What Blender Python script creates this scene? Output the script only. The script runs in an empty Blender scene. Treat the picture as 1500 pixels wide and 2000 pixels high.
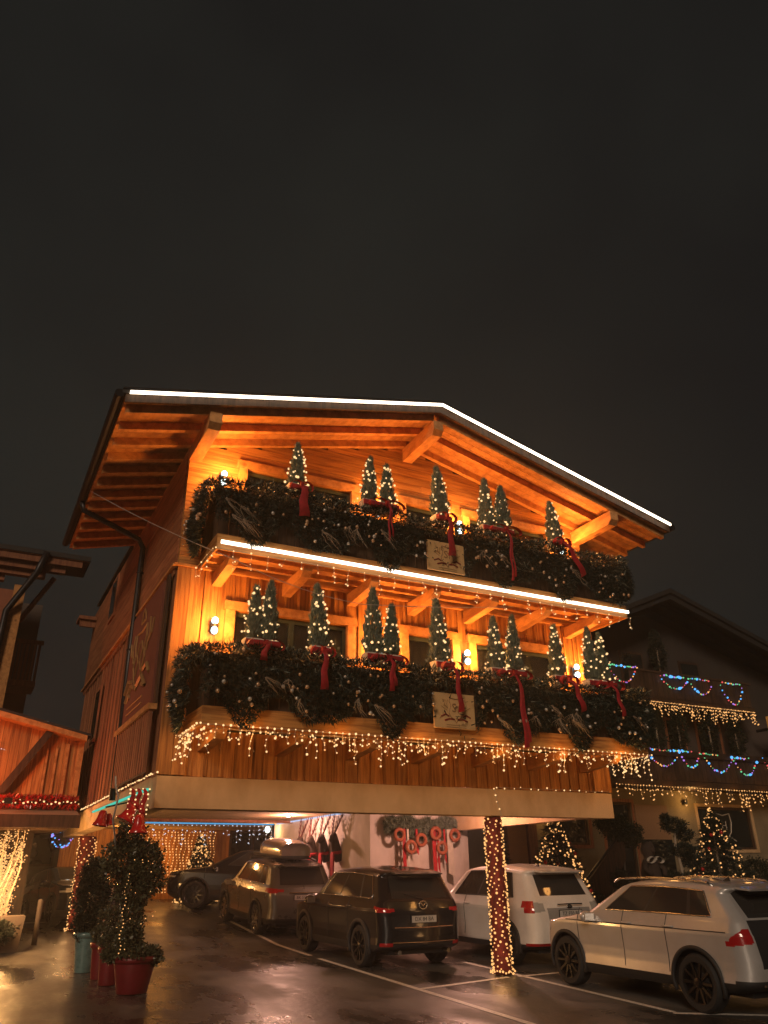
import bpy, math, random
import numpy as np
from mathutils import Vector, Matrix
random.seed(7)
rng = np.random.default_rng(7)
sc = bpy.context.scene
col = sc.collection
pi = math.pi

# ------------------------------------------------------------------ camera
cam = bpy.data.cameras.new("camera"); co = bpy.data.objects.new("camera", cam); col.objects.link(co)
R = [[0.8878729, -0.4599027, -0.0130823], [0.1860305, 0.3848603, -0.9040327], [0.4208020, 0.8002325, 0.4272630]]
m = Matrix(((R[0][0], -R[1][0], -R[2][0], 0), (R[0][1], -R[1][1], -R[2][1], 0), (R[0][2], -R[1][2], -R[2][2], 2.0), (0, 0, 0, 1)))
co.matrix_world = m
cam.sensor_fit = 'VERTICAL'; cam.sensor_height = 24; cam.lens = 24 * 1492.92 / 2000
cam.clip_end = 2000; cam.clip_start = 0.05
sc.camera = co

# ------------------------------------------------------------------ sky (night), dim warm town glow
w = bpy.data.worlds.new("World"); sc.world = w; w.use_nodes = True
nt = w.node_tree; nt.nodes.clear()
wo = nt.nodes.new("ShaderNodeOutputWorld")
sky = nt.nodes.new("ShaderNodeTexSky"); sky.sky_type = 'NISHITA'; sky.sun_disc = False
sky.sun_elevation = math.radians(-6); sky.sun_rotation = math.radians(200)
b1 = nt.nodes.new("ShaderNodeBackground"); b1.inputs[1].default_value = 0.004
nt.links.new(sky.outputs[0], b1.inputs[0])
b2 = nt.nodes.new("ShaderNodeBackground")
b2.inputs[1].default_value = 1
tc = nt.nodes.new("ShaderNodeTexCoord"); wn = nt.nodes.new("ShaderNodeTexNoise"); wn.inputs['Scale'].default_value = 1.7
wn.inputs['Detail'].default_value = 4; wn.inputs['Roughness'].default_value = .55
wr = nt.nodes.new("ShaderNodeValToRGB"); wr.color_ramp.elements[0].position = .32; wr.color_ramp.elements[1].position = .70
wr.color_ramp.elements[0].color = (.0098, .0095, .0090, 1); wr.color_ramp.elements[1].color = (.0162, .0166, .0142, 1)
nt.links.new(tc.outputs['Generated'], wn.inputs['Vector']); nt.links.new(wn.outputs['Fac'], wr.inputs[0]); nt.links.new(wr.outputs[0], b2.inputs[0])
ad = nt.nodes.new("ShaderNodeAddShader")
nt.links.new(b1.outputs[0], ad.inputs[0]); nt.links.new(b2.outputs[0], ad.inputs[1]); nt.links.new(ad.outputs[0], wo.inputs[0])

# one dim warm sun lamp: the low sodium town light from behind the viewer
sl = bpy.data.lights.new("sun", 'SUN'); sl.energy = 1.12; sl.angle = math.radians(14); sl.color = (1, .75, .54)
so = bpy.data.objects.new("sun", sl); col.objects.link(so)
so.rotation_euler = Vector((0.60, 0.70, -0.38)).to_track_quat('-Z', 'Y').to_euler()

sc.view_settings.view_transform = 'Standard'; sc.view_settings.look = 'None'
sc.view_settings.exposure = 0; sc.view_settings.gamma = 1
sc.render.engine = 'CYCLES'
sc.cycles.use_denoising = True
sc.cycles.sample_clamp_indirect = 2.0
sc.cycles.max_bounces = 6; sc.cycles.diffuse_bounces = 3; sc.cycles.glossy_bounces = 3
sc.cycles.caustics_reflective = False; sc.cycles.caustics_refractive = False

def gz(y):
    return .028 * y + (0 if y < 19 else .045 * (min(y, 33) - 19))

# ------------------------------------------------------------------ materials
MATS = {}
def _base(name):
    mt = bpy.data.materials.new(name); mt.use_nodes = True
    nt = mt.node_tree; p = nt.nodes["Principled BSDF"]
    MATS[name] = mt
    return mt, nt, p
def _geo(nt, scale=(1, 1, 1)):
    g = nt.nodes.new("ShaderNodeNewGeometry"); mp = nt.nodes.new("ShaderNodeMapping")
    mp.inputs['Scale'].default_value = scale
    nt.links.new(g.outputs['Position'], mp.inputs['Vector'])
    return mp.outputs[0]
def _noise(nt, vec, scale, detail=4, rough=.55):
    n = nt.nodes.new("ShaderNodeTexNoise"); n.inputs['Scale'].default_value = scale
    n.inputs['Detail'].default_value = detail; n.inputs['Roughness'].default_value = rough
    nt.links.new(vec, n.inputs['Vector']); return n.outputs['Fac']
def _ramp(nt, fac, stops):
    r = nt.nodes.new("ShaderNodeValToRGB"); e = r.color_ramp.elements
    while len(e) < len(stops): e.new(.5)
    for i, (p, c) in enumerate(stops):
        e[i].position = p; e[i].color = (*c, 1) if len(c) == 3 else c
    nt.links.new(fac, r.inputs[0]); return r.outputs[0]
def _math(nt, op, a, b):
    n = nt.nodes.new("ShaderNodeMath"); n.operation = op
    for i, v in enumerate((a, b)):
        if isinstance(v, (int, float)): n.inputs[i].default_value = v
        else: nt.links.new(v, n.inputs[i])
    return n.outputs[0]
def _bump(nt, p, h, strength, dist=.01):
    b = nt.nodes.new("ShaderNodeBump"); b.inputs['Strength'].default_value = strength
    b.inputs['Distance'].default_value = dist
    nt.links.new(h, b.inputs['Height']); nt.links.new(b.outputs[0], p.inputs['Normal'])
def _mul(nt, c, fac):
    n = nt.nodes.new("ShaderNodeMix"); n.data_type = 'RGBA'; n.blend_type = 'MULTIPLY'; n.inputs[0].default_value = 1
    nt.links.new(c, n.inputs[6])
    nt.links.new(fac, n.inputs[7]); return n.outputs[2]

def wood(name, c1, c2, scale, rough=.6, tint=.36):
    """boards: grain stretched along one axis, each board its own tint"""
    mt, nt, p = _base(name)
    v = _geo(nt, scale)
    oi = nt.nodes.new("ShaderNodeObjectInfo")
    add = nt.nodes.new("ShaderNodeVectorMath"); add.operation = 'ADD'
    cx = nt.nodes.new("ShaderNodeCombineXYZ")
    off = _math(nt, 'MULTIPLY', oi.outputs['Random'], 37.0)
    for i in range(3): nt.links.new(off, cx.inputs[i])
    nt.links.new(v, add.inputs[0]); nt.links.new(cx.outputs[0], add.inputs[1])
    n1 = _noise(nt, add.outputs[0], 1.0, 6, .6)
    c = _ramp(nt, n1, [(.38, c1), (.58, c2)])
    knots = nt.nodes.new("ShaderNodeTexVoronoi"); knots.inputs['Scale'].default_value = .22
    nt.links.new(add.outputs[0], knots.inputs['Vector'])
    kn = _ramp(nt, knots.outputs['Distance'], [(.03, (.35, .3, .25)), (.10, (1, 1, 1))])
    c = _mul(nt, c, kn)
    tr = _ramp(nt, oi.outputs['Random'], [(0, (1 - tint,) * 3), (1, (1, 1, 1))])
    c = _mul(nt, c, tr)
    nt.links.new(c, p.inputs['Base Color'])
    p.inputs['Roughness'].default_value = rough
    p.inputs['Specular IOR Level'].default_value = .3
    _bump(nt, p, n1, .5, .008)
    return mt
def plaster(name, c, var=.12, rough=.9, sc_=3.0):
    mt, nt, p = _base(name)
    v = _geo(nt)
    n = _noise(nt, v, sc_, 6)
    a = tuple(x * (1 - var) for x in c)
    st = _noise(nt, _geo(nt, (1.6, 1.6, .7)), 1.0, 6, .62)
    sr = _ramp(nt, st, [(.36, (.80, .77, .73)), (.56, (1, 1, 1))])
    nt.links.new(_mul(nt, _ramp(nt, n, [(.3, a), (.7, c)]), sr), p.inputs['Base Color'])
    p.inputs['Roughness'].default_value = rough
    _bump(nt, p, _noise(nt, v, 90, 3), .25, .004)
    return mt
def simple(name, c, rough=.5, metal=0, var=.1, sc_=12, coat=0, bump=0):
    mt, nt, p = _base(name)
    v = _geo(nt)
    n = _noise(nt, v, sc_, 4)
    a = tuple(x * (1 - var) for x in c)
    nt.links.new(_ramp(nt, n, [(.3, a), (.7, c)]), p.inputs['Base Color'])
    rr = _math(nt, 'ADD', _math(nt, 'MULTIPLY', n, .12), rough - .06)
    nt.links.new(rr, p.inputs['Roughness'])
    p.inputs['Metallic'].default_value = metal
    p.inputs['Coat Weight'].default_value = coat; p.inputs['Coat Roughness'].default_value = .08
    if bump: _bump(nt, p, _noise(nt, v, 160, 3), bump, .003)
    return mt
def emis(name, c, s, sample=False):
    mt = bpy.data.materials.new(name); mt.use_nodes = True
    nt = mt.node_tree; nt.nodes.clear()
    o = nt.nodes.new("ShaderNodeOutputMaterial"); e = nt.nodes.new("ShaderNodeEmission")
    e.inputs[0].default_value = (*c, 1); e.inputs[1].default_value = s
    nt.links.new(e.outputs[0], o.inputs[0])
    if not sample: mt.cycles.emission_sampling = 'NONE'
    MATS[name] = mt
    return mt
def leaf(name, c1, c2, rough=.6, scale=9):
    mt, nt, p = _base(name)
    v = _geo(nt)
    n = _noise(nt, v, scale, 3, .7)
    nt.links.new(_ramp(nt, n, [(.3, c1), (.7, c2)]), p.inputs['Base Color'])
    p.inputs['Roughness'].default_value = rough; p.inputs['Specular IOR Level'].default_value = .35
    return mt

W_H = wood('wood_horizontal', (.34, .13, .035), (.62, .29, .085), (1.2, 1.2, 22))
W_V = wood('wood_vertical', (.32, .12, .032), (.60, .27, .08), (22, 22, 1.2))
W_B = wood('wood_beam', (.46, .19, .055), (.68, .32, .11), (7, 3, 7), tint=.22)
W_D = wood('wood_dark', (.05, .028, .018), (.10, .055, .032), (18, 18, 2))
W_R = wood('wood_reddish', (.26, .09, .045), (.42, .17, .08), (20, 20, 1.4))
W_RH = wood('wood_side_redlit_horizontal', (.27, .09, .04), (.44, .17, .075), (1.3, 1.3, 20))  # side cladding copy of the front timber with red light in its colour
PL_C = plaster('plaster_cream', (.66, .45, .25))
PL_W = plaster('plaster_white', (.74, .66, .60))
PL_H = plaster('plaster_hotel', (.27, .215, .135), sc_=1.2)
PL_T = plaster('plaster_taupe', (.135, .105, .088))
ROOF = simple('roof_sheet', (.025, .023, .021), .7)
DARKM = simple('dark_metal', (.03, .03, .032), .4, .6)
FRAME_G = simple('window_frame_green', (.035, .05, .038), .35)
CURT = simple('curtain_cloth', (.78, .62, .46), .9, 0, .3, 3)
RED = simple('red_velvet', (.46, .012, .020), .75, 0, .35, 14, bump=.3)
RED2 = simple('dark_red_fabric', (.16, .012, .010), .8, 0, .5, 12, bump=.4)
REDB = simple('red_lacquer', (.55, .012, .012), .25, 0, .1, 8, coat=.6)
REDPOT = simple('red_pot_plastic', (.20, .012, .016), .42, 0, .25, 6, bump=.2)
TEAL = simple('teal_glazed_pot', (.16, .27, .25), .28, 0, .3, 7, coat=.3)
WHITEP = simple('white_planter', (.62, .56, .48), .6, 0, .15, 10)
GOLD = simple('gold_bauble', (.66, .42, .24), .25, .45)
SILV = simple('silver_bauble', (.70, .64, .56), .22, .4)
TWIG = simple('pale_twig', (.42, .33, .24), .7)
SOIL = simple('soil', (.04, .028, .02), .95)
NEED = leaf('fir_needles', (.006, .014, .010), (.022, .036, .026))
FROST = leaf('frosted_needles', (.09, .115, .09), (.25, .28, .23))
NEEDL = leaf('thuja_needles', (.06, .085, .06), (.21, .25, .18), .6, 14)
IVY = leaf('ivy_leaves', (.022, .030, .016), (.13, .12, .06), .35, 16)  # lighter stop puts the warm light on the leaves into the colour
YEW = leaf('yew_leaves', (.008, .014, .008), (.025, .035, .018), .7, 16)
SLAM = simple('lamp_inner_red', (.16, .004, .006), .4)
RUB = simple('tyre_rubber', (.018, .018, .018), .75)
RIMD = simple('dark_alloy', (.05, .05, .052), .3, .9)
RIMS = simple('silver_alloy', (.55, .53, .50), .28, 1)
CHR = simple('chrome_trim', (.70, .68, .64), .16, 1)
CLAD = simple('black_cladding', (.022, .022, .023), .6)
TAIL = simple('red_lamp_glass', (.42, .010, .012), .15, 0, .15, 20, coat=.8)
TAILO = simple('orange_lamp_glass', (.65, .17, .03), .2, 0, .15, 20, coat=.8)
CLEAR = simple('clear_lamp_glass', (.55, .53, .50), .12, .3, .1, 20, coat=.8)
PLATE = simple('plate_white', (.55, .53, .50), .5)
INK = simple('plate_ink', (.02, .02, .025), .6)
PL_T2 = plaster('plaster_mid_shade', (.10, .075, .065))  # hotel middle storey, dimness away from the lamps put into the colour
PL_U = plaster('plaster_upper_shade', (.055, .045, .040))  # hotel gable, darker still: its lack of light is put into the colour
STONE = simple('stone_terrace', (.22, .19, .15), .9, 0, .3, 4, bump=.4)
SIGNB = simple('sign_board_cream_warmlit', (.78, .47, .20), .7, 0, .08, 4)  # cream board with the warm orange light put into its colour
SIGNR = simple('sign_print_red', (.25, .018, .015), .7)
SIGNG = simple('sign_print_gold', (.40, .21, .08), .5, .2)
SIDEB = simple('side_sign_brown', (.20, .055, .035), .7, 0, .2, 3)
FUR = simple('brown_fur', (.06, .04, .03), .95, 0, .3, 30, bump=.5)
WIRE = simple('dark_wire', (.03, .028, .025), .6)
WIREW = simple('pale_wire', (.45, .42, .38), .5)
BULB = emis('warm_bulb', (1, .60, .26), 1.6)
BULBO = emis('orange_bulb', (1, .47, .15), 1.45)
BULBC = emis('cool_bulb', (.85, .88, 1), 1.2)
BB = emis('blue_bulb', (.10, .42, .95), 1.6); BG = emis('green_bulb', (.18, .8, .35), 1.0)
BR = emis('red_bulb', (1, .12, .12), 1.0); BP = emis('purple_bulb', (.55, .25, .95), 1.0)
LED = emis('led_strip_white', (1, .82, .62), 4.4, True)
LEDT = emis('led_strip_teal', (.08, .62, .45), 1.0, True)
LEDB = emis('led_strip_blue', (.10, .45, .85), .9, True)
LEDV = emis('led_strip_pale', (.50, .62, .90), 1.0, True)
LAMPG = emis('lamp_glass_lit', (.80, .95, .92), 5.0)

def glass(name, c, rough=.06):
    mt, nt, p = _base(name)
    v = _geo(nt)
    n = _noise(nt, v, 2.5, 2)
    nt.links.new(_ramp(nt, n, [(.3, tuple(x * .8 for x in c)), (.7, c)]), p.inputs['Base Color'])
    p.inputs['Roughness'].default_value = rough
    p.inputs['Specular IOR Level'].default_value = .6
    return mt
CGLASS = glass('car_glass', (.038, .036, .033))  # base colour lifted to carry a faint sky reflection
WGLASS_D = glass('window_glass_dark', (.018, .02, .018), .05)
def clear_glass():
    mt = bpy.data.materials.new('window_glass'); mt.use_nodes = True; nt = mt.node_tree; nt.nodes.clear()
    o = nt.nodes.new("ShaderNodeOutputMaterial"); mx = nt.nodes.new("ShaderNodeMixShader")
    t = nt.nodes.new("ShaderNodeBsdfTransparent"); g = nt.nodes.new("ShaderNodeBsdfGlossy"); g.inputs['Roughness'].default_value = .05
    t.inputs[0].default_value = (.8, .8, .78, 1)
    fr = nt.nodes.new("ShaderNodeFresnel"); fr.inputs[0].default_value = 1.5
    nt.links.new(_math(nt, 'ADD', fr.outputs[0], .03), mx.inputs[0]); nt.links.new(t.outputs[0], mx.inputs[1]); nt.links.new(g.outputs[0], mx.inputs[2])
    nt.links.new(mx.outputs[0], o.inputs[0]); return mt
WGLASS = clear_glass()

def asphalt():
    mt, nt, p = _base('wet_asphalt')
    v = _geo(nt)
    big = _noise(nt, v, .55, 5, .6)
    vs = _geo(nt, (1.0, .25, 1))
    st = _noise(nt, vs, 1.3, 5, .65)
    fine = _noise(nt, v, 140, 2, .7)
    mix = _math(nt, 'ADD', _math(nt, 'MULTIPLY', big, .5), _math(nt, 'MULTIPLY', st, .5))
    c = _ramp(nt, mix, [(.38, (.034, .033, .033)), (.50, (.085, .083, .080)), (.62, (.150, .145, .137))])
    fc = _ramp(nt, fine, [(.3, (.45, .45, .45)), (.75, (1.5, 1.45, 1.4))])
    nt.links.new(_mul(nt, c, fc), p.inputs['Base Color'])
    r = nt.nodes.new("ShaderNodeMapRange"); nt.links.new(mix, r.inputs[0])
    r.inputs[1].default_value = .40; r.inputs[2].default_value = .60; r.inputs[3].default_value = .17; r.inputs[4].default_value = .58
    nt.links.new(r.outputs[0], p.inputs['Roughness'])
    p.inputs['Specular IOR Level'].default_value = .55
    h = _math(nt, 'ADD', _math(nt, 'MULTIPLY', fine, .25), _noise(nt, v, 11, 3))
    _bump(nt, p, h, .45, .016)
    return mt
ASPH = asphalt()
def line_paint():
    mt, nt, p = _base('road_paint')
    v = _geo(nt)
    n = _noise(nt, v, 22, 5, .7)
    nt.links.new(_ramp(nt, n, [(.30, (.30, .27, .24)), (.48, (.80, .76, .70))]), p.inputs['Base Color'])
    p.inputs['Roughness'].default_value = .45
    return mt
PAINT = line_paint()
def car_paint(name, c, metal=.6, rough=.32):
    mt, nt, p = _base(name)
    v = _geo(nt)
    n = _noise(nt, v, 260, 2); d = _noise(nt, v, 2.2, 5, .65)
    c0 = _ramp(nt, n, [(.3, tuple(x * .88 for x in c)), (.7, c)])
    dirt = _ramp(nt, d, [(.35, (.90, .88, .85)), (.65, (1, 1, 1))])
    nt.links.new(_mul(nt, c0, dirt), p.inputs['Base Color'])
    p.inputs['Metallic'].default_value = metal
    rr = _math(nt, 'ADD', _math(nt, 'MULTIPLY', d, -.08), rough + .04)
    nt.links.new(rr, p.inputs['Roughness'])
    p.inputs['Coat Weight'].default_value = .7; p.inputs['Coat Roughness'].default_value = .07
    return mt

# ------------------------------------------------------------------ object helpers
ORG = {}
def link(o, parent=None):
    col.objects.link(o)
    if parent is not None: o.parent = parent
    return o
def origin(p):
    return ORG.get(p.name, Vector((0, 0, 0))) if p is not None else Vector((0, 0, 0))
def thing(name, label, cat, loc, group=None):
    o = bpy.data.objects.new(name, None); link(o); o.location = loc
    o.empty_display_size = .2
    o['label'] = label; o['category'] = cat
    if group: o['group'] = group
    ORG[o.name] = Vector(loc)
    return o
def tag(o, label, cat, group=None):
    o['label'] = label; o['category'] = cat
    if group: o['group'] = group
    return o
def mk(name, V, F, mat, parent=None, smooth=False, loc=None):
    """world-space verts -> mesh object; origin at its parent's base (or loc)"""
    og = Vector(loc) if loc is not None else origin(parent)
    me = bpy.data.meshes.new(name)
    V = np.asarray(V, dtype=np.float64).reshape(-1, 3) - np.array(og)
    if isinstance(F, np.ndarray) and F.ndim == 2:
        n, k = F.shape
        me.vertices.add(len(V)); me.vertices.foreach_set('co', V.ravel())
        me.loops.add(n * k); me.loops.foreach_set('vertex_index', F.ravel().astype(np.int32))
        me.polygons.add(n); me.polygons.foreach_set('loop_start', np.arange(0, n * k, k, dtype=np.int32))
        me.polygons.foreach_set('loop_total', np.full(n, k, dtype=np.int32))
        me.update(calc_edges=True)
    else:
        me.from_pydata([tuple(v) for v in V], [], [tuple(int(i) for i in f) for f in F])
    me.materials.append(mat)
    if smooth: me.polygons.foreach_set('use_smooth', [True] * len(me.polygons))
    o = bpy.data.objects.new(name, me)
    link(o, parent)
    if loc is not None:
        o.location = og - origin(parent)
    ORG[o.name] = og
    return o
class G:
    """collects shapes into one mesh"""
    def __init__(s): s.V = []; s.F = []
    def add(s, V, F):
        n = len(s.V); s.V.extend([tuple(map(float, v)) for v in V]); s.F.extend([tuple(i + n for i in f) for f in F]); return s
    def box(s, x0, x1, y0, y1, z0, z1):
        return s.add([(x0, y0, z0), (x1, y0, z0), (x1, y1, z0), (x0, y1, z0), (x0, y0, z1), (x1, y0, z1), (x1, y1, z1), (x0, y1, z1)],
                     [(0, 3, 2, 1), (4, 5, 6, 7), (0, 1, 5, 4), (1, 2, 6, 5), (2, 3, 7, 6), (3, 0, 4, 7)])
    def prism(s, pts, y0, y1):
        """polygon in x,z extruded along y"""
        n = len(pts)
        V = [(x, y0, z) for x, z in pts] + [(x, y1, z) for x, z in pts]
        F = [tuple(range(n)), tuple(range(2 * n - 1, n - 1, -1))] + [(i, i + n, (i + 1) % n + n, (i + 1) % n) for i in range(n)]
        return s.add(V, F)
    def prismx(s, pts, x0, x1):
        n = len(pts)
        V = [(x0, y, z) for y, z in pts] + [(x1, y, z) for y, z in pts]
        F = [tuple(range(n - 1, -1, -1)), tuple(range(n, 2 * n))] + [(i, (i + 1) % n, (i + 1) % n + n, i + n) for i in range(n)]
        return s.add(V, F)
    def tube(s, P, r, n=8, cap=True):
        P = [Vector(p) for p in P]
        rs = r if hasattr(r, '__len__') else [r] * len(P)
        V = []; F = []
        up = None
        for i, p in enumerate(P):
            t = (P[min(i + 1, len(P) - 1)] - P[max(i - 1, 0)]); t = t.normalized() if t.length > 1e-9 else Vector((0, 0, 1))
            if up is None:
                up = Vector((0, 0, 1)) if abs(t.z) < .9 else Vector((1, 0, 0))
            a = t.cross(up).normalized(); up = a.cross(t).normalized()
            for k in range(n):
                an = 2 * pi * k / n
                V.append(p + (a * math.cos(an) + up * math.sin(an)) * rs[i])
        for i in range(len(P) - 1):
            for k in range(n):
                F.append((i * n + k, i * n + (k + 1) % n, (i + 1) * n + (k + 1) % n, (i + 1) * n + k))
        if cap: F.append(tuple(range(n - 1, -1, -1))); F.append(tuple((len(P) - 1) * n + k for k in range(n)))
        return s.add(V, F)
    def lathe(s, prof, c, n=16, ax='z', a0=0, cap=True):
        V = []; F = []
        for (r, h) in prof:
            for k in range(n):
                an = 2 * pi * k / n + a0
                if ax == 'z': V.append((c[0] + r * math.cos(an), c[1] + r * math.sin(an), c[2] + h))
                elif ax == 'x': V.append((c[0] + h, c[1] + r * math.cos(an), c[2] + r * math.sin(an)))
                else: V.append((c[0] + r * math.cos(an), c[1] + h, c[2] + r * math.sin(an)))
        for i in range(len(prof) - 1):
            for k in range(n):
                F.append((i * n + k, i * n + (k + 1) % n, (i + 1) * n + (k + 1) % n, (i + 1) * n + k))
        if cap: F.append(tuple(range(n - 1, -1, -1))); F.append(tuple((len(prof) - 1) * n + k for k in range(n)))
        return s.add(V, F)
    def ball(s, c, r, n=10, m_=6, sx=1, sy=1, sz=1):
        pr = [(max(1e-4, math.sin(pi * i / m_)), -math.cos(pi * i / m_)) for i in range(m_ + 1)]
        V = []; F = []
        for (a, h) in pr:
            for k in range(n):
                an = 2 * pi * k / n
                V.append((c[0] + r * sx * a * math.cos(an), c[1] + r * sy * a * math.sin(an), c[2] + r * sz * h))
        for i in range(m_):
            for k in range(n): F.append((i * n + k, i * n + (k + 1) % n, (i + 1) * n + (k + 1) % n, (i + 1) * n + k))
        return s.add(V, F)
    def build(s, name, mat, parent=None, smooth=False, loc=None):
        return mk(name, s.V, s.F, mat, parent, smooth, loc)
UNIT = {}
def ub(name, mat, parent, x0, x1, y0, y1, z0, z1, rot=None):
    """box piece sharing one unit mesh per material"""
    me = UNIT.get(mat.name)
    if me is None:
        g = G().box(-.5, .5, -.5, .5, -.5, .5)
        me = bpy.data.meshes.new('piece_' + mat.name); me.from_pydata(g.V, [], g.F); me.materials.append(mat); UNIT[mat.name] = me
    o = bpy.data.objects.new(name, me); link(o, parent)
    og = origin(parent)
    o.location = Vector(((x0 + x1) / 2, (y0 + y1) / 2, (z0 + z1) / 2)) - og
    o.scale = (abs(x1 - x0), abs(y1 - y0), abs(z1 - z0))
    if rot: o.rotation_euler = rot
    ORG[o.name] = og + o.location
    return o
# bulb clouds -----------------------------------------------------------
_t = (1 + 5 ** .5) / 2
ICO = np.array([(-1, _t, 0), (1, _t, 0), (-1, -_t, 0), (1, -_t, 0), (0, -1, _t), (0, 1, _t), (0, -1, -_t), (0, 1, -_t), (_t, 0, -1), (_t, 0, 1), (-_t, 0, -1), (-_t, 0, 1)]) / math.sqrt(1 + _t * _t)
ICF = np.array([(0, 11, 5), (0, 5, 1), (0, 1, 7), (0, 7, 10), (0, 10, 11), (1, 5, 9), (5, 11, 4), (11, 10, 2), (10, 7, 6), (7, 1, 8), (3, 9, 4), (3, 4, 2), (3, 2, 6), (3, 6, 8), (3, 8, 9), (4, 9, 5), (2, 4, 11), (6, 2, 10), (8, 6, 7), (9, 8, 1)])
def bulbs(P, r, mat, parent, name='bulbs', top=False, loc=None):
    P = np.asarray(P, float).reshape(-1, 3); n = len(P)
    rr = r * rng.uniform(.55, 1.3, n)
    V = (P[:, None, :] + ICO[None] * rr[:, None, None]).reshape(-1, 3)
    F = (ICF[None] + (np.arange(n) * 12)[:, None, None]).reshape(-1, 3)
    o = mk(name, V, F, mat, parent, loc=loc)
    if parent is not None: o['kind'] = 'stuff'
    return o
def needles(C, D, L, W, mat, name, parent, jit=.6, loc=None, quad=False):
    """many small leaf/needle faces: centres C, main directions D"""
    C = np.asarray(C, float); D = np.asarray(D, float); n = len(C)
    d = D + rng.normal(0, jit, (n, 3)); d /= np.linalg.norm(d, axis=1)[:, None] + 1e-9
    q = rng.normal(0, 1, (n, 3)); s = np.cross(d, q); s /= np.linalg.norm(s, axis=1)[:, None] + 1e-9
    L = L * rng.uniform(.6, 1.3, n)[:, None]; W = W * rng.uniform(.7, 1.3, n)[:, None]
    if quad:
        V = np.stack([C, C + d * L * .5 + s * W, C + d * L, C + d * L * .5 - s * W], 1).reshape(-1, 3)
        F = np.arange(4 * n).reshape(-1, 4)
    else:
        V = np.stack([C - s * W, C + s * W, C + d * L], 1).reshape(-1, 3)
        F = np.arange(3 * n).reshape(-1, 3)
    return mk(name, V, F, mat, parent, loc=loc)
def point_light(name, loc, power, color, parent=None, r=.06):
    l = bpy.data.lights.new(name, 'POINT'); l.energy = power; l.color = color; l.shadow_soft_size = r
    o = bpy.data.objects.new(name, l); link(o, parent); o.location = Vector(loc) - origin(parent)
    return o
def text_mesh(txt, size, name, mat, parent, M, ext=.002):
    cu = bpy.data.curves.new('t', 'FONT'); cu.body = txt; cu.size = size; cu.align_x = 'CENTER'; cu.align_y = 'CENTER'; cu.extrude = ext
    cu.resolution_u = 2
    t = bpy.data.objects.new('t', cu); col.objects.link(t)
    dg = bpy.context.evaluated_depsgraph_get(); dg.update()
    me = bpy.data.meshes.new_from_object(t.evaluated_get(dg))
    bpy.data.objects.remove(t); 
    me.transform(M); me.transform(Matrix.Translation(-origin(parent)))
    me.materials.clear(); me.materials.append(mat)
    o = bpy.data.objects.new(name, me); link(o, parent); return o

# ------------------------------------------------------------------ ground
ys = [-60, -20, 0, 10, 19, 22, 26, 30, 33, 60, 200]
gx = [-200, -30, 0, 15, 40, 250]
def gz2(y): return gz(y) if y > 0 else .028 * max(y, -60)
V = [(x, y, gz2(y) if y <= 60 else gz(60)) for y in ys for x in gx]; n = len(gx)
F = [(j * n + i, j * n + i + 1, (j + 1) * n + i + 1, (j + 1) * n + i) for j in range(len(ys) - 1) for i in range(n - 1)]
g = mk('ground', V, F, ASPH); g['kind'] = 'structure'
def stripe(name, x0, y0, x1, y1, wd=.11, k=14):
    d = Vector((x1 - x0, y1 - y0)); nn = Vector((-d.y, d.x)).normalized() * wd / 2
    V = []; F = []
    for i in range(k + 1):
        t = i / k; x = x0 + d.x * t; y = y0 + d.y * t
        for s in (-1, 1):
            xx = x + s * nn.x; yy = y + s * nn.y; V.append((xx, yy, gz2(yy) + .005))
    for i in range(k): F.append((2 * i, 2 * i + 1, 2 * i + 3, 2 * i + 2))
    o = mk(name, V, F, PAINT); o['kind'] = 'structure'; return o
stripe('bay_line', 6.78, 3.2, 7.00, 16.4)
stripe('bay_line', 7.02, 16.9, 7.30, 24.5)
stripe('bay_line', 9.06, 9.05, 9.30, 14.6)
stripe('bay_line', 9.33, 15.3, 9.42, 17.6)
stripe('bay_line', 6.97, 12.25, 8.93, 12.62)
stripe('bay_line', 9.12, 12.6, 11.2, 12.66)
stripe('bay_line', 9.0, 9.0, 14.4, 5.2)
stripe('bay_line', -6.0, 24.3, 3.2, 24.6, .14)

# ------------------------------------------------------------------ chalet
X0, X1, XC, YF, YB = 2.63, 11.87, 7.26, 12.75, 24.0
ch = thing('chalet', 'three storey timber chalet with lit gable roof and two garlanded balconies above the car park', 'chalet', (XC, 18, gz(18)))
# plaster edge beams and ceiling of the open ground floor
G().box(X0, X1, YF - .06, YF + .30, 2.95, 3.42).build('edge_beam', PL_C, ch)
G().box(X0 - .03, X0 + .30, YF + .303, YB, 2.98, 3.42).build('edge_beam', PL_C, ch)
G().box(X1 - .3, X1, YF + .303, YB, 2.98, 3.42).build('edge_beam', PL_C, ch)
G().box(X0 + .303, X1 - .303, YF + .303, 30.0, 3.50, 3.75).build('ceiling', PL_C, ch)
# front openings: (x0,x1,z0,z1)
OP2 = [(3.65, 5.87, 4.15, 6.23), (7.14, 8.19, 4.15, 6.23), (8.72, 10.82, 4.15, 6.23)]
OP3 = [(3.68, 5.92, 7.05, 9.05), (7.14, 8.19, 7.05, 9.05), (8.73, 10.87, 7.05, 9.05)]
ZU = 6.90
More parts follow.
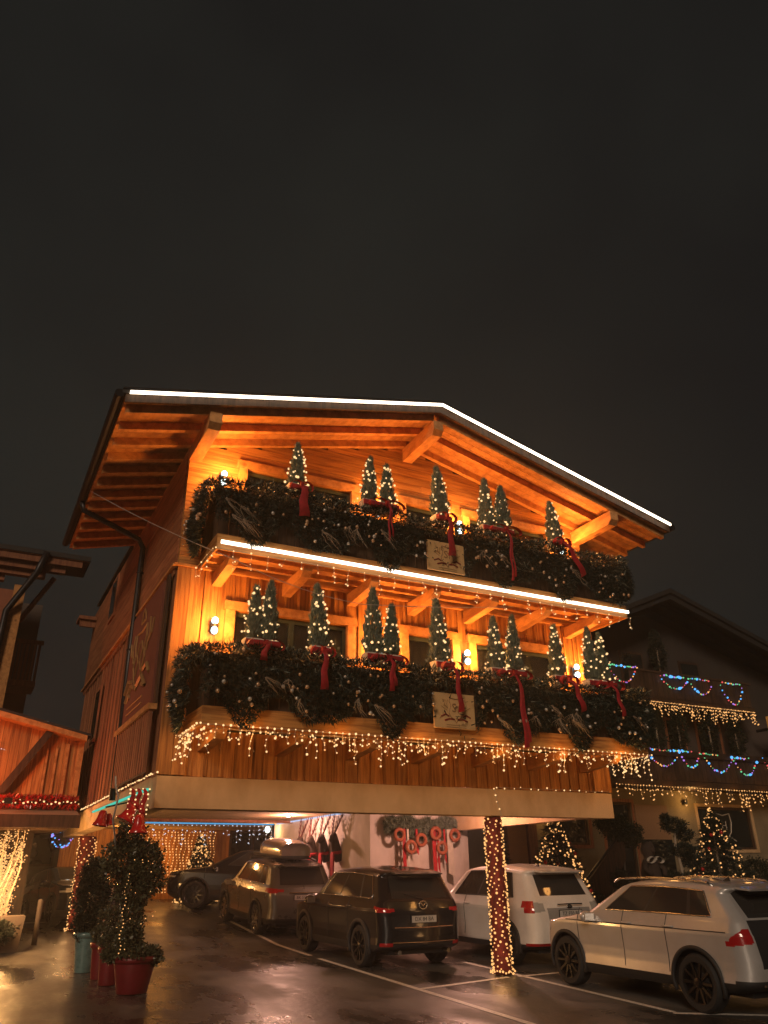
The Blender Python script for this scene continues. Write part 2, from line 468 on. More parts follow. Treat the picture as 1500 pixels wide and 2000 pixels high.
# backing core (inside wall faces)
def wall_with_openings(name, x0, x1, z0, z1, ops, y0, y1, mat, parent):
    xs = sorted({x0, x1, *[o[0] for o in ops], *[o[1] for o in ops]})
    g = G()
    for a, b in zip(xs[:-1], xs[1:]):
        mid = (a + b) / 2
        o = [q for q in ops if q[0] < mid < q[1]]
        if o:
            q = o[0]
            if q[2] > z0: g.box(a, b, y0, y1, z0, q[2])
            if q[3] < z1: g.box(a, b, y0, y1, q[3], z1)
        else: g.box(a, b, y0, y1, z0, z1)
    return g.build(name, mat, parent)
wall_with_openings('wall', X0 + .08, X1 - .08, 3.43, ZU, OP2, YF + .06, YF + .22, W_D, ch)
wall_with_openings('wall', X0 + .08, X1 - .08, ZU, 9.2, OP3, YF + .06, YF + .22, W_D, ch)
def roof_z(x): return 10.72 - .249 * abs(x - XC)      # top of the roof at x
def sof(x): return roof_z(x) - .14                      # soffit boards underside
G().prism([(X0 + .08, 9.2), (X1 - .08, 9.2), (X1 - .08, sof(X1) - .01), (XC, sof(XC) - .01), (X0 + .08, sof(X0) - .01)], YF + .06, YF + .22).build('gable_wall', W_D, ch)
# vertical boards, second floor and the dark band under it
bw = (X1 - X0) / 37
for i in range(37):
    a = X0 + i * bw; b = a + bw - .006
    segs = [(3.43, ZU)]
    for q in OP2:
        if q[0] - .02 < (a + b) / 2 < q[1] + .02: segs = [(3.43, q[2]), (q[3], ZU)]
    pr = random.uniform(0, .006)
    for (z0, z1) in segs:
        ub('wall_board', W_V, ch, a, b, YF - pr, YF + .055, z0, z1)
        if i: ub('wall_batten', W_V, ch, a - .028, a + .022, YF - .032, YF - .009, z0 + .01, z1 - .002)
# corner boards of the second floor
for xa, xb in ((X0 - .03, X0 + .20), (X0 + .205, X0 + .42), (X1 - .42, X1 - .205), (X1 - .20, X1 + .03)):
    ub('corner_board', W_V, ch, xa, xb, YF - .062, YF - .034, 3.44, ZU - .002)
# horizontal siding, top floor
rows = 22; rh = .175
for r_ in range(rows):
    z0 = ZU + .05 + r_ * rh; z1 = z0 + rh - .007
    half = (10.72 - .14 - .02 - z1) / .249
    xa, xb = max(X0 - .03, XC - half), min(X1 + .03, XC + half)
    if xb - xa < .5: break
    segs = [(xa, xb)]
    for q in OP3:
        if q[2] < (z0 + z1) / 2 < q[3]:
            segs = [s for (a, b) in segs for s in (((a, q[0]), (q[1], b)) if a < q[0] and b > q[1] else ((a, b),))]
    for (a, b) in segs:
        cuts = [a] + sorted(random.uniform(a + .6, b - .6) for _ in range(1 if b - a > 3 else 0)) + [b]
        for c0, c1 in zip(cuts[:-1], cuts[1:]):
            pr = random.uniform(0, .005)
            ub('siding_board', W_H, ch, c0 + .002, c1 - .002, YF - .055 - pr, YF + .055, z0, z1)
ub('ledge_board', W_B, ch, X0 - .10, X1 + .10, YF - .10, YF + .03, ZU + .002, ZU + .045)
# windows / balcony doors
def door(parent, q, ysurf, panes, curtain=True, trim=.15, trimmat=W_B, glassmat=WGLASS, lab=None):
    x0, x1, z0, z1 = q
    wn = G()
    wn.box(x0 + .02, x0 + .085, ysurf + .02, ysurf + .08, z0, z1 - .02).box(x1 - .085, x1 - .02, ysurf + .02, ysurf + .08, z0, z1 - .02)
    wn.box(x0 + .085, x1 - .085, ysurf + .02, ysurf + .08, z1 - .09, z1 - .02)
    wn.box(x0 + .085, x1 - .085, ysurf + .02, ysurf + .08, z0, z0 + .09)
    k = panes
    pw = (x1 - x0 - .17) / k
    for i in range(1, k):
        xm = x0 + .085 + pw * i; wn.box(xm - .05, xm + .05, ysurf + .015, ysurf + .085, z0 + .09, z1 - .09)
    f = wn.build('window', FRAME_G, parent)
    for i in range(k):
        a = x0 + .085 + pw * i + (.052 if i else 0); b = x0 + .085 + pw * (i + 1) - (.052 if i < k - 1 else 0)
        G().box(a, b, ysurf + .045, ysurf + .055, z0 + .09, z1 - .09).build('pane', glassmat, f)
    if curtain:
        # pleated curtain behind the glass
        n = int((x1 - x0) / .035); V = []
        for i in range(n + 1):
            x = x0 + .03 + (x1 - x0 - .06) * i / n; y = ysurf + .125 + .02 * math.sin(i * 1.9 + math.sin(i * .37) * 2)
            V += [(x, y, z0 + .02), (x, y, z1 - .03)]
        mk('curtain', V, [(2 * i, 2 * i + 1, 2 * i + 3, 2 * i + 2) for i in range(n)], CURT, f, True)
    t = trim
    if t:
        ub('trim_board', trimmat, parent, x0 - t, x0 + .02, ysurf - .075, ysurf - .033 + .05, z0, z1)
        ub('trim_board', trimmat, parent, x1 - .02, x1 + t, ysurf - .075, ysurf - .033 + .05, z0, z1)
        ub('trim_board', trimmat, parent, x0 - t - .03, x1 + t + .03, ysurf - .085, ysurf - .033 + .05, z1 + .001, z1 + t + .01)
    return f
door(ch, OP2[0], YF - .02, 2); door(ch, OP2[1], YF - .02, 1); door(ch, OP2[2], YF - .02, 2)
door(ch, OP3[0], YF - .06, 2); door(ch, OP3[1], YF - .06, 1); door(ch, OP3[2], YF - .06, 2)
G().box(X0 + .2, X1 - .2, YF + .5, YF + .55, 3.8, 9.1).build('room_partition', W_D, ch)

# roof: sheet, soffit boards, rafters, purlins, fascia with LED strip
YR0, YR1, HW = 11.25, 18.25, 6.10
xe0, xe1 = XC - HW, XC + HW
def slab(name, dz0, dz1, y0, y1, mat, a=xe0, b=xe1):
    return G().prism([(a, roof_z(a) + dz0), (XC, roof_z(XC) + dz0), (b, roof_z(b) + dz0), (b, roof_z(b) + dz1), (XC, roof_z(XC) + dz1), (a, roof_z(a) + dz1)], y0, y1).build(name, mat, ch)
slab('roof', -.02, .05, YR0 - .03, YR1, ROOF, xe0 - .06, xe1 + .06)
slab('roof', -.02, .05, YR1 + .003, YB + .05, ROOF, X0 - .03, X1 + .3)
# soffit boards running up the slope
nb = 44; sw = (YR1 - YR0 - .04) / nb
for i in range(nb):
    y0 = YR0 + .04 + i * sw
    for s in (-1, 1):
        a, b = (xe0, XC) if s < 0 else (XC, xe1)
        if i == 0: 
            pass
        me = G().prism([(a, roof_z(a) - .14), (b, roof_z(b) - .14), (b, roof_z(b) - .023), (a, roof_z(a) - .023)] , 0, sw - .006)
        key = 'soffit%d' % s
        if key not in UNIT:
            mm = bpy.data.meshes.new('soffit_board'); mm.from_pydata(me.V, [], me.F); mm.materials.append(W_B); UNIT[key] = mm
        o = bpy.data.objects.new('soffit_board', UNIT[key]); link(o, ch); o.location = Vector((0, y0, 0)) - ORG[ch.name]
for k in range(12):
    y = YR0 + .16 + k * .585
    for s in (-1, 1):
        a, b = (xe0 + .05, XC - .06) if s < 0 else (XC + .06, xe1 - .05)
        G().prism([(a, roof_z(a) - .29), (b, roof_z(b) - .29), (b, roof_z(b) - .142), (a, roof_z(a) - .142)], y, y + .10).build('rafter', W_B, ch)
for (x, yb) in ((2.70, 18.1), (XC, 18.1), (11.78, 18.1)):
    zt = roof_z(x + (.11 if x != XC else 0)) - .30 - (.03 if x == XC else 0)
    y0 = YR0 + .10
    G().prismx([(y0, zt), (y0, zt - .20), (y0 + .10, zt - .30), (yb, zt - .30), (yb, zt)], x - .11, x + .11).build('purlin', W_B, ch)
    if x == XC: continue
slab('fascia', -.18, -.022, YR0 - .005, YR0 + .035, W_D)
# thin metal edge
slab('roof_edge_trim', .052, .075, YR0 - .06, YR0 + .02, DARKM, xe0 - .06, xe1 + .06)
ledg = G()
for s in (-1, 1):
    e = XC + s * (HW - .05)
    for (p, q) in (((e, roof_z(e)), (XC, roof_z(XC))),):
        ledg.prism([(p[0], p[1] - .075), (q[0], q[1] - .075), (q[0], q[1] - .02), (p[0], p[1] - .02)], YR0 - .115, YR0 - .085)
ledg.build('led_strip', LED, ch)
# gutters and down pipe on the left
G().tube([(xe0 - .10, YR0 - .02, roof_z(xe0) - .04), (xe0 - .10, YR1, roof_z(xe0) - .04)], .075, 10).build('gutter', DARKM, ch)
G().tube([(xe1 + .10, YR0 - .02, roof_z(xe1) - .04), (xe1 + .10, YR1, roof_z(xe1) - .04)], .075, 10).build('gutter', DARKM, ch)
G().tube([(xe0 - .08, 15.6, 9.12), (xe0 - .02, 15.62, 8.93), (2.38, 16.05, 8.66), (2.50, 16.1, 8.5), (2.50, 16.0, 6), (2.50, 15.85, 3.30)], .062, 10).build('down_pipe', DARKM, ch, True)
for z in (7.9, 6.2, 4.6):
    G().lathe([(.07, -.02), (.078, 0), (.07, .02)], (2.50, 16.06 - .02 * (8.5 - z), z), 10).build('pipe_bracket', DARKM, ch)

# side wall (x = X0): core, boards
SOP = [(19.75, 20.45, 8.10, 9.05), (20.0, 20.6, 5.05, 6.2)]
G().box(X0 + .06, X0 + .2, YF + .22, YB, 3.43, 9.15).build('side_wall', W_D, ch)
G().box(X0 + .06, X0 + .2, YR1 + .01, YB, 9.15, roof_z(X0) - .03).build('side_wall', W_D, ch)
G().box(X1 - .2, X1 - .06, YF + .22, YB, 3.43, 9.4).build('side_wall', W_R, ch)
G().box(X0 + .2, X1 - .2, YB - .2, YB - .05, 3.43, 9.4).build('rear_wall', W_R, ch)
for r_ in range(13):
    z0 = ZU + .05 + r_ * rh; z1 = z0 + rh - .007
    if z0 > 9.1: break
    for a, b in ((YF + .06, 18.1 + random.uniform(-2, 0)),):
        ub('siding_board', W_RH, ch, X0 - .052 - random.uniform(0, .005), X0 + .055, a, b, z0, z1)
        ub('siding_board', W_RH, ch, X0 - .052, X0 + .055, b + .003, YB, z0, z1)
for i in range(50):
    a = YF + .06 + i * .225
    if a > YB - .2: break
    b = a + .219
    ub('wall_board', W_R, ch, X0 - random.uniform(0, .005), X0 + .055, a, b, 3.43, ZU - .02)  # same timber as the front, red side light put into this colour
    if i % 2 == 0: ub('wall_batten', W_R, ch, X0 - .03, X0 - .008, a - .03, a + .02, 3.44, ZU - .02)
ub('ledge_board', W_B, ch, X0 - .12, X0 + .03, YF - .06, YB, ZU + .002, ZU + .04)
# scalloped lower edge of the upper siding
for i in range(60):
    y = YF + .05 + i * .185
    if y > YB - .2: break
    G().prismx([(y, ZU), (y + .18, ZU), (y + .13, ZU - .10), (y + .09, ZU - .13), (y + .05, ZU - .10)], X0 - .062, X0 - .034).build('scallop', W_RH, ch)
for q in SOP:
    f = G().box(X0 - .09, X0 - .056, q[0] - .1, q[1] + .1, q[2] - .1, q[3] + .1).build('window', W_R, ch)
    G().box(X0 - .10, X0 - .092, q[0], q[1], q[2], q[3]).build('pane', WGLASS_D, f)
# false balcony front under the side sign
for i in range(16):
    y = 13.05 + i * .192
    ub('baluster', W_R, ch, X0 - .17, X0 - .11, y, y + .10, 3.50, 4.48)
ub('hand_rail', W_B, ch, X0 - .21, X0 - .06, 13.0, 16.12, 4.485, 4.58)
ub('side_frame', W_D, ch, X0 - .10, X0 - .06, 13.02, 13.20, 4.59, 6.86)
ub('side_frame', W_D, ch, X0 - .10, X0 - .06, 16.25, 16.45, 4.59, 6.86)
# rear little balcony seen past the wall
G().box(X0 - .55, X0 - .06, 23.3, YB, 8.9, 9.0).box(X0 - .5, X0 - .06, 23.4, 23.5, 8.7, 8.9).build('rear_balcony', W_R, ch)

# balconies
YBf = 11.55
def balcony(zb, led):
    xl, xr = 2.97, 11.90
    b = G().box(xl, xr, YBf + .03, YF - .10, zb + .10, zb + .16).build('balcony', W_B, ch)
    # fascia boards
    G().box(xl - .02, xr + .02, YBf, YBf + .028, zb - .06, zb + .22).build('fascia', W_H, b)
    G().box(xl - .02, xl + .012, YBf + .03, YF - .07, zb - .06, zb + .22).build('fascia', W_H, b)
    G().box(xr - .012, xr + .02, YBf + .03, YF - .07, zb - .06, zb + .22).build('fascia', W_H, b)
    for i in range(7):      # cantilever beams
        x = 3.30 + i * 1.315
        G().prismx([(YF - .06, zb - .30), (YF - .06, zb - .063), (YBf + .10, zb - .063), (YBf + .10, zb - .14), (YBf + .22, zb - .22)], x - .085, x + .085).build('support_beam', W_B, b)
    for j, y in enumerate((11.95, 12.35)):
        G().box(xl + .015, xr - .015, y, y + .07, zb + .02, zb + .098).build('joist', W_B, b)
    # railing boards (dark behind the garland)
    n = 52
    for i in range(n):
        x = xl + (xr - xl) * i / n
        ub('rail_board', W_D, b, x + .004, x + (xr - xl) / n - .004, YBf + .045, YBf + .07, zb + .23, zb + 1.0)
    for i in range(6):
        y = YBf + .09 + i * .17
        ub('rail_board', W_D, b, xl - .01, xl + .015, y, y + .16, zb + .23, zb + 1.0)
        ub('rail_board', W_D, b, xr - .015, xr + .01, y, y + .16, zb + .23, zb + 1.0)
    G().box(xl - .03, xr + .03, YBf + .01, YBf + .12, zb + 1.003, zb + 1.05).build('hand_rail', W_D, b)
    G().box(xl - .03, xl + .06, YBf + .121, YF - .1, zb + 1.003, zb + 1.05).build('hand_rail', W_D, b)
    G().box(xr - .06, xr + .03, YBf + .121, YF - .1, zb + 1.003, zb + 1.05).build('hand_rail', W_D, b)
    if led:
        g = G().box(xl + .03, xr - .02, YBf - .10, YBf - .07, zb + .015, zb + .072)
        g.build('led_strip', LED, b)
    return b
g = G()
for k in range(24):
    x = XC - HW + .3 + k * (2 * HW - .6) / 23
    g.box(x - .012, x + .012, YR0 - .088, YR0 - .004, roof_z(x) - .055, roof_z(x) - .035)
g.build('strip_bracket', DARKM, ch)
balcony(6.92, True)
balcony(4.10, False)

# ------------------------------------------------------------------ wall lamps
def wall_lamp(x, y, z, label, power=112, col_=(1, .37, .075), facing=-1):
    t = thing('wall_lamp', label, 'wall lamp', (x, y, z), 'sconces on the chalet front')
    G().box(x - .05, x + .05, y - .03, y, z - .09, z + .09).tube([(x, y - .02, z), (x, y - .12, z)], .018, 6).build('bracket', DARKM, t)
    for s in (-1, 1):
        G().ball((x, y - .12, z + s * .085), .058, 12, 8, 1, 1, 1.15).build('globe', LAMPG, t, True)
    G().lathe([(.055, -.025), (.07, 0), (.055, .025)], (x, y - .12, z), 12).build('collar', DARKM, t)
    point_light('lamp_light', (x, y - .36, z + .12), power * .55, col_, t, .07)
    point_light('lamp_light', (x, y - .36, z - .16), power * .45, col_, t, .07)
    return t
wall_lamp(3.24, YF - .06, 8.72, 'lit twin globe wall lamp at the top left corner of the chalet front')
wall_lamp(6.48, YF - .06, 8.72, 'lit twin globe wall lamp behind the pair of small conifers on the top balcony')
wall_lamp(8.45, YF - .06, 8.72, 'lit twin globe wall lamp just above the sign on the top balcony')
wall_lamp(11.25, YF - .06, 8.72, 'twin globe wall lamp behind the last conifer at the right end of the top balcony')
wall_lamp(3.30, YF - .06, 5.88, 'lit twin globe wall lamp left of the first window on the lower balcony')
wall_lamp(6.55, YF - .06, 5.88, 'twin globe wall lamp behind the conifer pair in the middle of the lower balcony')
wall_lamp(8.45, YF - .06, 5.88, 'lit twin globe wall lamp between the middle and right windows of the lower balcony')
wall_lamp(11.25, YF - .06, 5.88, 'lit twin globe wall lamp at the right corner above the lower balcony')

# ------------------------------------------------------------------ garlands
def garland(zt, drop, label, seed):
    """fir garland draped over a balcony front and its two ends"""
    global rng
    rng = np.random.default_rng(seed)
    xl, xr, y = 2.84, 11.96, YBf - .06
    t = thing('fir_garland', label, 'garland', (7.4, YBf, zt - .95), 'fir garlands draped over the balconies')
    path = []
    L1 = 1.05; L2 = xr - xl; tot = L1 + L2 + .9
    def at(s):
        if s < L1: return np.array([xl, YF - .12 - s, 0.]), np.array([-1., 0, 0])
        if s < L1 + L2: return np.array([xl + (s - L1), y, 0.]), np.array([0, -1., 0])
        return np.array([xr, y + (s - L1 - L2), 0.]), np.array([1., 0, 0])
    def gen(n, kind):
        C = np.zeros((n, 3)); D = np.zeros((n, 3)); i = 0
        while i < n:
            s = rng.uniform(0, tot); p, nrm = at(s)
            corner = math.exp(-((s - L1) / .35) ** 2) + math.exp(-((s - L1 - L2) / .35) ** 2)
            x = p[0]
            if kind == 'roll':
                r = .135 * math.sqrt(rng.uniform(.2, 1)) * (1 + .25 * math.sin(s * 5.1 + seed)); a = rng.uniform(0, 2 * pi)
                q = p + nrm * (.02 + r * math.cos(a)) + np.array([0, 0, zt + .10 + r * math.sin(a) + .03 * math.sin(s * 3.3)])
                d = nrm * math.cos(a) + np.array([0, 0, math.sin(a)])
            else:
                dens = .72 + .28 * math.cos(2 * pi * (s - .4) / 1.32)
                if rng.uniform() > dens: continue
                if (6.86 < x < 7.78) and s > L1 and s < L1 + L2 and rng.uniform() > .02: continue
                h = rng.uniform(0, 1)
                low = drop * (.78 + .20 * math.cos(2 * pi * (s - .4) / 1.32) + .1 * math.sin(s * 7.7))
                dep = (.07 + .15 * math.sin(pi * min(1, h * 1.1)) * dens) * rng.uniform(.3, 1) + .12 * corner * rng.uniform(.2, 1)
                q = p + nrm * dep + np.array([0, 0, zt - h * low])
                d = nrm * .7 + np.array([0, 0, -.6])
            C[i] = q; D[i] = d; i += 1
        return C, D
    C, D = gen(9000, 'roll'); C2, D2 = gen(27000, 'face')
    needles(np.vstack([C, C2]), np.vstack([D, D2]), .105, .012, NEED, 'foliage', t, .75)
    C3, D3 = gen(2600, 'face'); C4, D4 = gen(2600, 'roll')
    m_ = (np.sin(C3[:, 0] * 4.7 + C3[:, 2] * 3) + np.sin(C3[:, 2] * 11 + C3[:, 0] * 2.1)) > .1
    needles(np.vstack([C3[m_], C4]), np.vstack([D3[m_], D4]), .12, .010, FROST, 'frosted_tips', t, .6)
    # baubles
    bm_ = {}
    for nm, mt in (('g', GOLD), ('s', SILV)):
        g = G().ball((0, 0, 0), 1, 10, 6); me = bpy.data.meshes.new('bauble'); me.from_pydata(g.V, [], g.F); me.materials.append(mt)
        me.polygons.foreach_set('use_smooth', [True] * len(me.polygons)); bm_[nm] = me
    for c in range(15):
        s = .35 + c * (tot - .5) / 14.5 + rng.uniform(-.18, .18)
        for k in range(8):
            p, nrm = at(min(max(s + rng.normal(0, .16), 0), tot - .01))
            if 6.86 < p[0] < 7.78: continue
            q = p + nrm * rng.uniform(.20, .27) + np.array([0, 0, zt - .42 + rng.normal(0, .20)])
            o = bpy.data.objects.new('bauble', bm_['g' if rng.uniform() < .6 else 's']); link(o, t)
            o.location = Vector(q) - ORG[t.name]; r = rng.uniform(.018, .036); o.scale = (r, r, r)
    # curled pale twigs fanning out of one knot
    for c in range(13):
        s = rng.uniform(.2, tot - .3); p, nrm = at(s)
        if 6.7 < p[0] < 7.95: continue
        tang = np.array([-nrm[1], nrm[0], 0]); g = G()
        base = p + nrm * .22 + np.array([0, 0, zt - rng.uniform(.25, .6)])
        side = rng.choice([-1, 1])
        for k in range(9):
            a = side * rng.uniform(.1, 1.3) + rng.normal(0, .25); Ls = rng.uniform(.16, .42)
            pts = [base + (tang * math.sin(a + u * .9) * u * Ls + nrm * (.05 * math.sin(u * 3) + .02 * rng.normal()) + np.array([0, 0, -Ls * u * math.cos(a * .8)])) for u in np.linspace(0, 1, 7)]
            g.tube(pts, [.004, .004, .0035, .003, .003, .002, .001], 3, False)
        g.build('twig_spray', TWIG, t)
    # small bulbs tucked into the roll
    P = []
    for c in range(120):
        s = rng.uniform(0, tot); p, nrm = at(s); P.append(p + nrm * rng.uniform(-.10, .12) + np.array([0, 0, zt + .22 + rng.uniform(-.06, .05)]))
    bulbs(P, .011, BULBO, t, 'bulbs')
    return t
garland(7.93, .92, 'thick fir garland with gold baubles over the top balcony, above the white light strip', 11)
garland(5.05, .98, 'thick fir garland with baubles over the lower balcony, above the orange icicle lights', 12)

# ------------------------------------------------------------------ potted conifers
def conifer_mesh(seed, h=.9, r=.2, n=3600):
    r_ = np.random.default_rng(seed)
    u = r_.uniform(0, 1, n) ** (1.15 + .12 * (seed % 4))
    rad = r * np.power(np.clip(1 - u, 0, 1), .62) * (1 - .55 * np.exp(-u * 16)) * (1 + .13 * np.sin(u * 31 + seed))
    a = r_.uniform(0, 2 * pi, n); rr = rad * np.sqrt(r_.uniform(.25, 1, n))
    lean = .055 * math.sin(seed * 2.1)
    C = np.stack([rr * np.cos(a) + lean * u, rr * np.sin(a), u * h], 1)
    D = np.stack([np.cos(a) * .45, np.sin(a) * .45, np.full(n, 1.15)], 1)
    d = D + r_.normal(0, .22, (n, 3)); d /= np.linalg.norm(d, axis=1)[:, None]
    s = np.cross(d, r_.normal(0, 1, (n, 3))); s /= np.linalg.norm(s, axis=1)[:, None]
    L = .085 * r_.uniform(.6, 1.3, n)[:, None]; W = .011
    V = np.stack([C - s * W, C + s * W, C + d * L], 1).reshape(-1, 3)
    return mk('tmp', V, np.arange(3 * n).reshape(-1, 3), NEEDL, None)
CM = []
for sd, rr0, nn0 in ((1, .185, 3600), (2, .215, 4200), (3, .165, 2800), (4, .20, 3200), (5, .175, 3900)):
    o = conifer_mesh(sd, 1.0, rr0, nn0); CM.append(o.data); bpy.data.objects.remove(o)
def bow(g, c, wd, drp=.0):
    """ribbon bow: two loops and a knot, in front (towards -y)"""
    x, y, z = c
    for s in (-1, 1):
        pts = []
        for u in np.linspace(0, 2 * pi, 11):
            pts.append((x + s * wd * .5 * (1 - math.cos(u)) / 2 * 1.0, y - .03 - .02 * math.sin(u), z + .085 * math.sin(u) - .05 * (1 - math.cos(u)) / 2))
        V = []; 
        for p in pts: V += [(p[0], p[1] - .05, p[2] - .01), (p[0], p[1] + .05, p[2] + .01)]
        g.add(V, [(2 * i, 2 * i + 1, 2 * i + 3, 2 * i + 2) for i in range(10)])
    g.box(x - .03, x + .03, y - .075, y - .01, z - .035, z + .035)
def tailr(name, x0, z0, x1, z1, wd, y, parent):
    n = 12; V = []
    d = Vector((x1 - x0, 0, z1 - z0)); L = d.length; d.normalize(); s = Vector((-d.z, 0, d.x))
    for i in range(n + 1):
        u = i / n
        c = Vector((x0, y, z0)) + d * L * u + Vector((.02 * math.sin(u * 7), -.03 * math.sin(u * 9) - .10 * math.sin(u * pi), 0))
        w_ = wd * (.55 + .45 * u)
        V += [c - s * w_ / 2 + Vector((0, -.012 * math.sin(u * 11), 0)), c + Vector((0, -.03, 0)), c + s * w_ / 2]
    F = []
    for i in range(n):
        a = 3 * i; F += [(a, a + 1, a + 4, a + 3), (a + 1, a + 2, a + 5, a + 4)]
    return mk(name, V, F, RED, parent, True)
def spiral_bulbs(cx, cy, z0, h, r, turns, n, seed):
    r_ = np.random.default_rng(seed); P = []
    ph = r_.uniform(0, 6)
    for i in range(n):
        u = (i + r_.uniform(0, .6)) / n
        rad = r * (1 - u) ** .62 * (1 + .1 * math.sin(u * 20)) + .022; a = ph + u * turns * 2 * pi
        if math.sin(i * .55 + seed) < -.72: continue
        a += r_.normal(0, .22)
        P.append((cx + rad * math.cos(a), cy + rad * math.sin(a), z0 + h * u * .92 + r_.normal(0, .028)))
        if r_.uniform() < .22: P.append((cx + rad * math.cos(a) + .03, cy + rad * math.sin(a), z0 + h * u * .92 - .03))
    return P
def potted(trees, ztop, bowp, tail, label, seed, wide=.09):
    """trees: (x, height).  planter stands on the rail behind the garland"""
    y = YBf + .02
    xs = [t[0] for t in trees]; xa, xb = min(xs) - .17, max(xs) + .17
    t = thing('potted_conifer', label, 'potted conifer', ((xa + xb) / 2, y, ztop), 'small lit conifers along the balconies')
    G().prism([(xa + .03, ztop), (xb - .03, ztop), (xb, ztop + .20), (xa, ztop + .20)], y - .10, y + .12).build('planter', WHITEP, t)
    zb = ztop + .17
    for k, (x, h) in enumerate(trees):
        f = bpy.data.objects.new('conifer', CM[(seed * 2 + k * 3) % 5]); link(f, t)
        f.location = Vector((x, y + .01, zb)) - ORG[t.name]; f.scale = (.92 + .14 * math.sin(seed * 3 + k), .95, h * (1 + .06 * math.sin(seed * 5 + 2 * k))); f.rotation_euler.z = seed * 1.7 + k
        G().tube([(x, y + .01, zb), (x, y + .01, zb + h * .8)], [.02, .006], 6).build('trunk', TWIG, t)
        bulbs(spiral_bulbs(x, y + .01, zb + .02, h, .185, 6, 46, seed * 5 + k), .0215, BULB, t, 'light_string')
    g = G(); bow(g, (bowp[0], y - .26, ztop + .09), (xb - xa) * .80 + .16)
    g.box(xa - .005, xb + .005, y - .15, y - .118, ztop + .07, ztop + .165)
    g.build('bow', RED, t)
    if tail: 
        tailr('ribbon_tail', bowp[0], ztop + .08, tail[0], tail[1], wide, y - .28, t)
        if wide < .12: tailr('ribbon_tail', bowp[0] + .02, ztop + .08, tail[0] + .09, tail[1] + .10, wide * .7, y - .26, t)
    # loose bulbs on the planter
    P = [(random.uniform(xa, xb), y - .13, ztop + random.uniform(.02, .2)) for _ in range(9)]
    bulbs(P, .013, BULB, t, 'light_string')
    return t
ZT, ZL = 8.13, 5.22
potted([(4.31, .95)], ZT, (4.30, 8.10), (4.36, 7.62), 'lit conifer with a wide red bow, leftmost on the top balcony', 1, .20)
potted([(5.77, 1.0), (6.16, .92)], ZT, (6.0, 8.12), (6.02, 7.45), 'pair of lit conifers with thin red ribbon, second from left on top balcony', 2, .05)
potted([(7.34, 1.08)], ZT, (7.30, 8.14), (7.36, 7.40), 'lit conifer whose broad red ribbon hangs over the sign on the top balcony', 3, .16)
potted([(8.44, 1.05), (8.83, .98)], ZT, (8.69, 8.14), (8.74, 7.12), 'pair of lit conifers right of the top balcony sign with a long thin red ribbon', 4, .06)
potted([(10.2, .95)], ZT, (10.12, 8.14), (10.58, 7.52), 'lit conifer at the right of the top balcony, red bow slanting down to the right', 5, .17)
potted([(3.69, .98), (3.92, .98)], ZL, (3.80, 5.20), (3.76, 5.02), 'pair of lit conifers in red wrapped box, left end of lower balcony', 6, .12)
potted([(4.82, 1.12)], ZL, (4.78, 5.22), (4.80, 4.66), 'lit conifer with red bow before the left window of the lower balcony', 7, .14)
potted([(5.84, 1.12), (6.18, .98)], ZL, (6.0, 5.20), (6.02, 4.74), 'pair of lit conifers between the left and middle windows of the lower balcony', 8, .10)
potted([(7.2, 1.12)], ZL, (7.25, 5.20), (7.38, 4.50), 'lit conifer whose red ribbon hangs over the sign on the lower balcony', 9, .12)
potted([(8.40, 1.0), (8.82, 1.02)], ZL, (8.60, 5.18), (8.72, 3.98), 'pair of lit conifers with the longest red ribbon, right of the lower balcony sign', 10, .11)
potted([(9.87, 1.1)], ZL, (9.88, 5.20), (10.14, 4.72), 'lit conifer at the right window of the lower balcony, bow slanting right', 11, .15)
potted([(10.72, 1.08), (11.05, 1.05)], ZL, (10.90, 5.18), (11.14, 4.70), 'pair of lit conifers at the right end of the lower balcony', 12, .12)

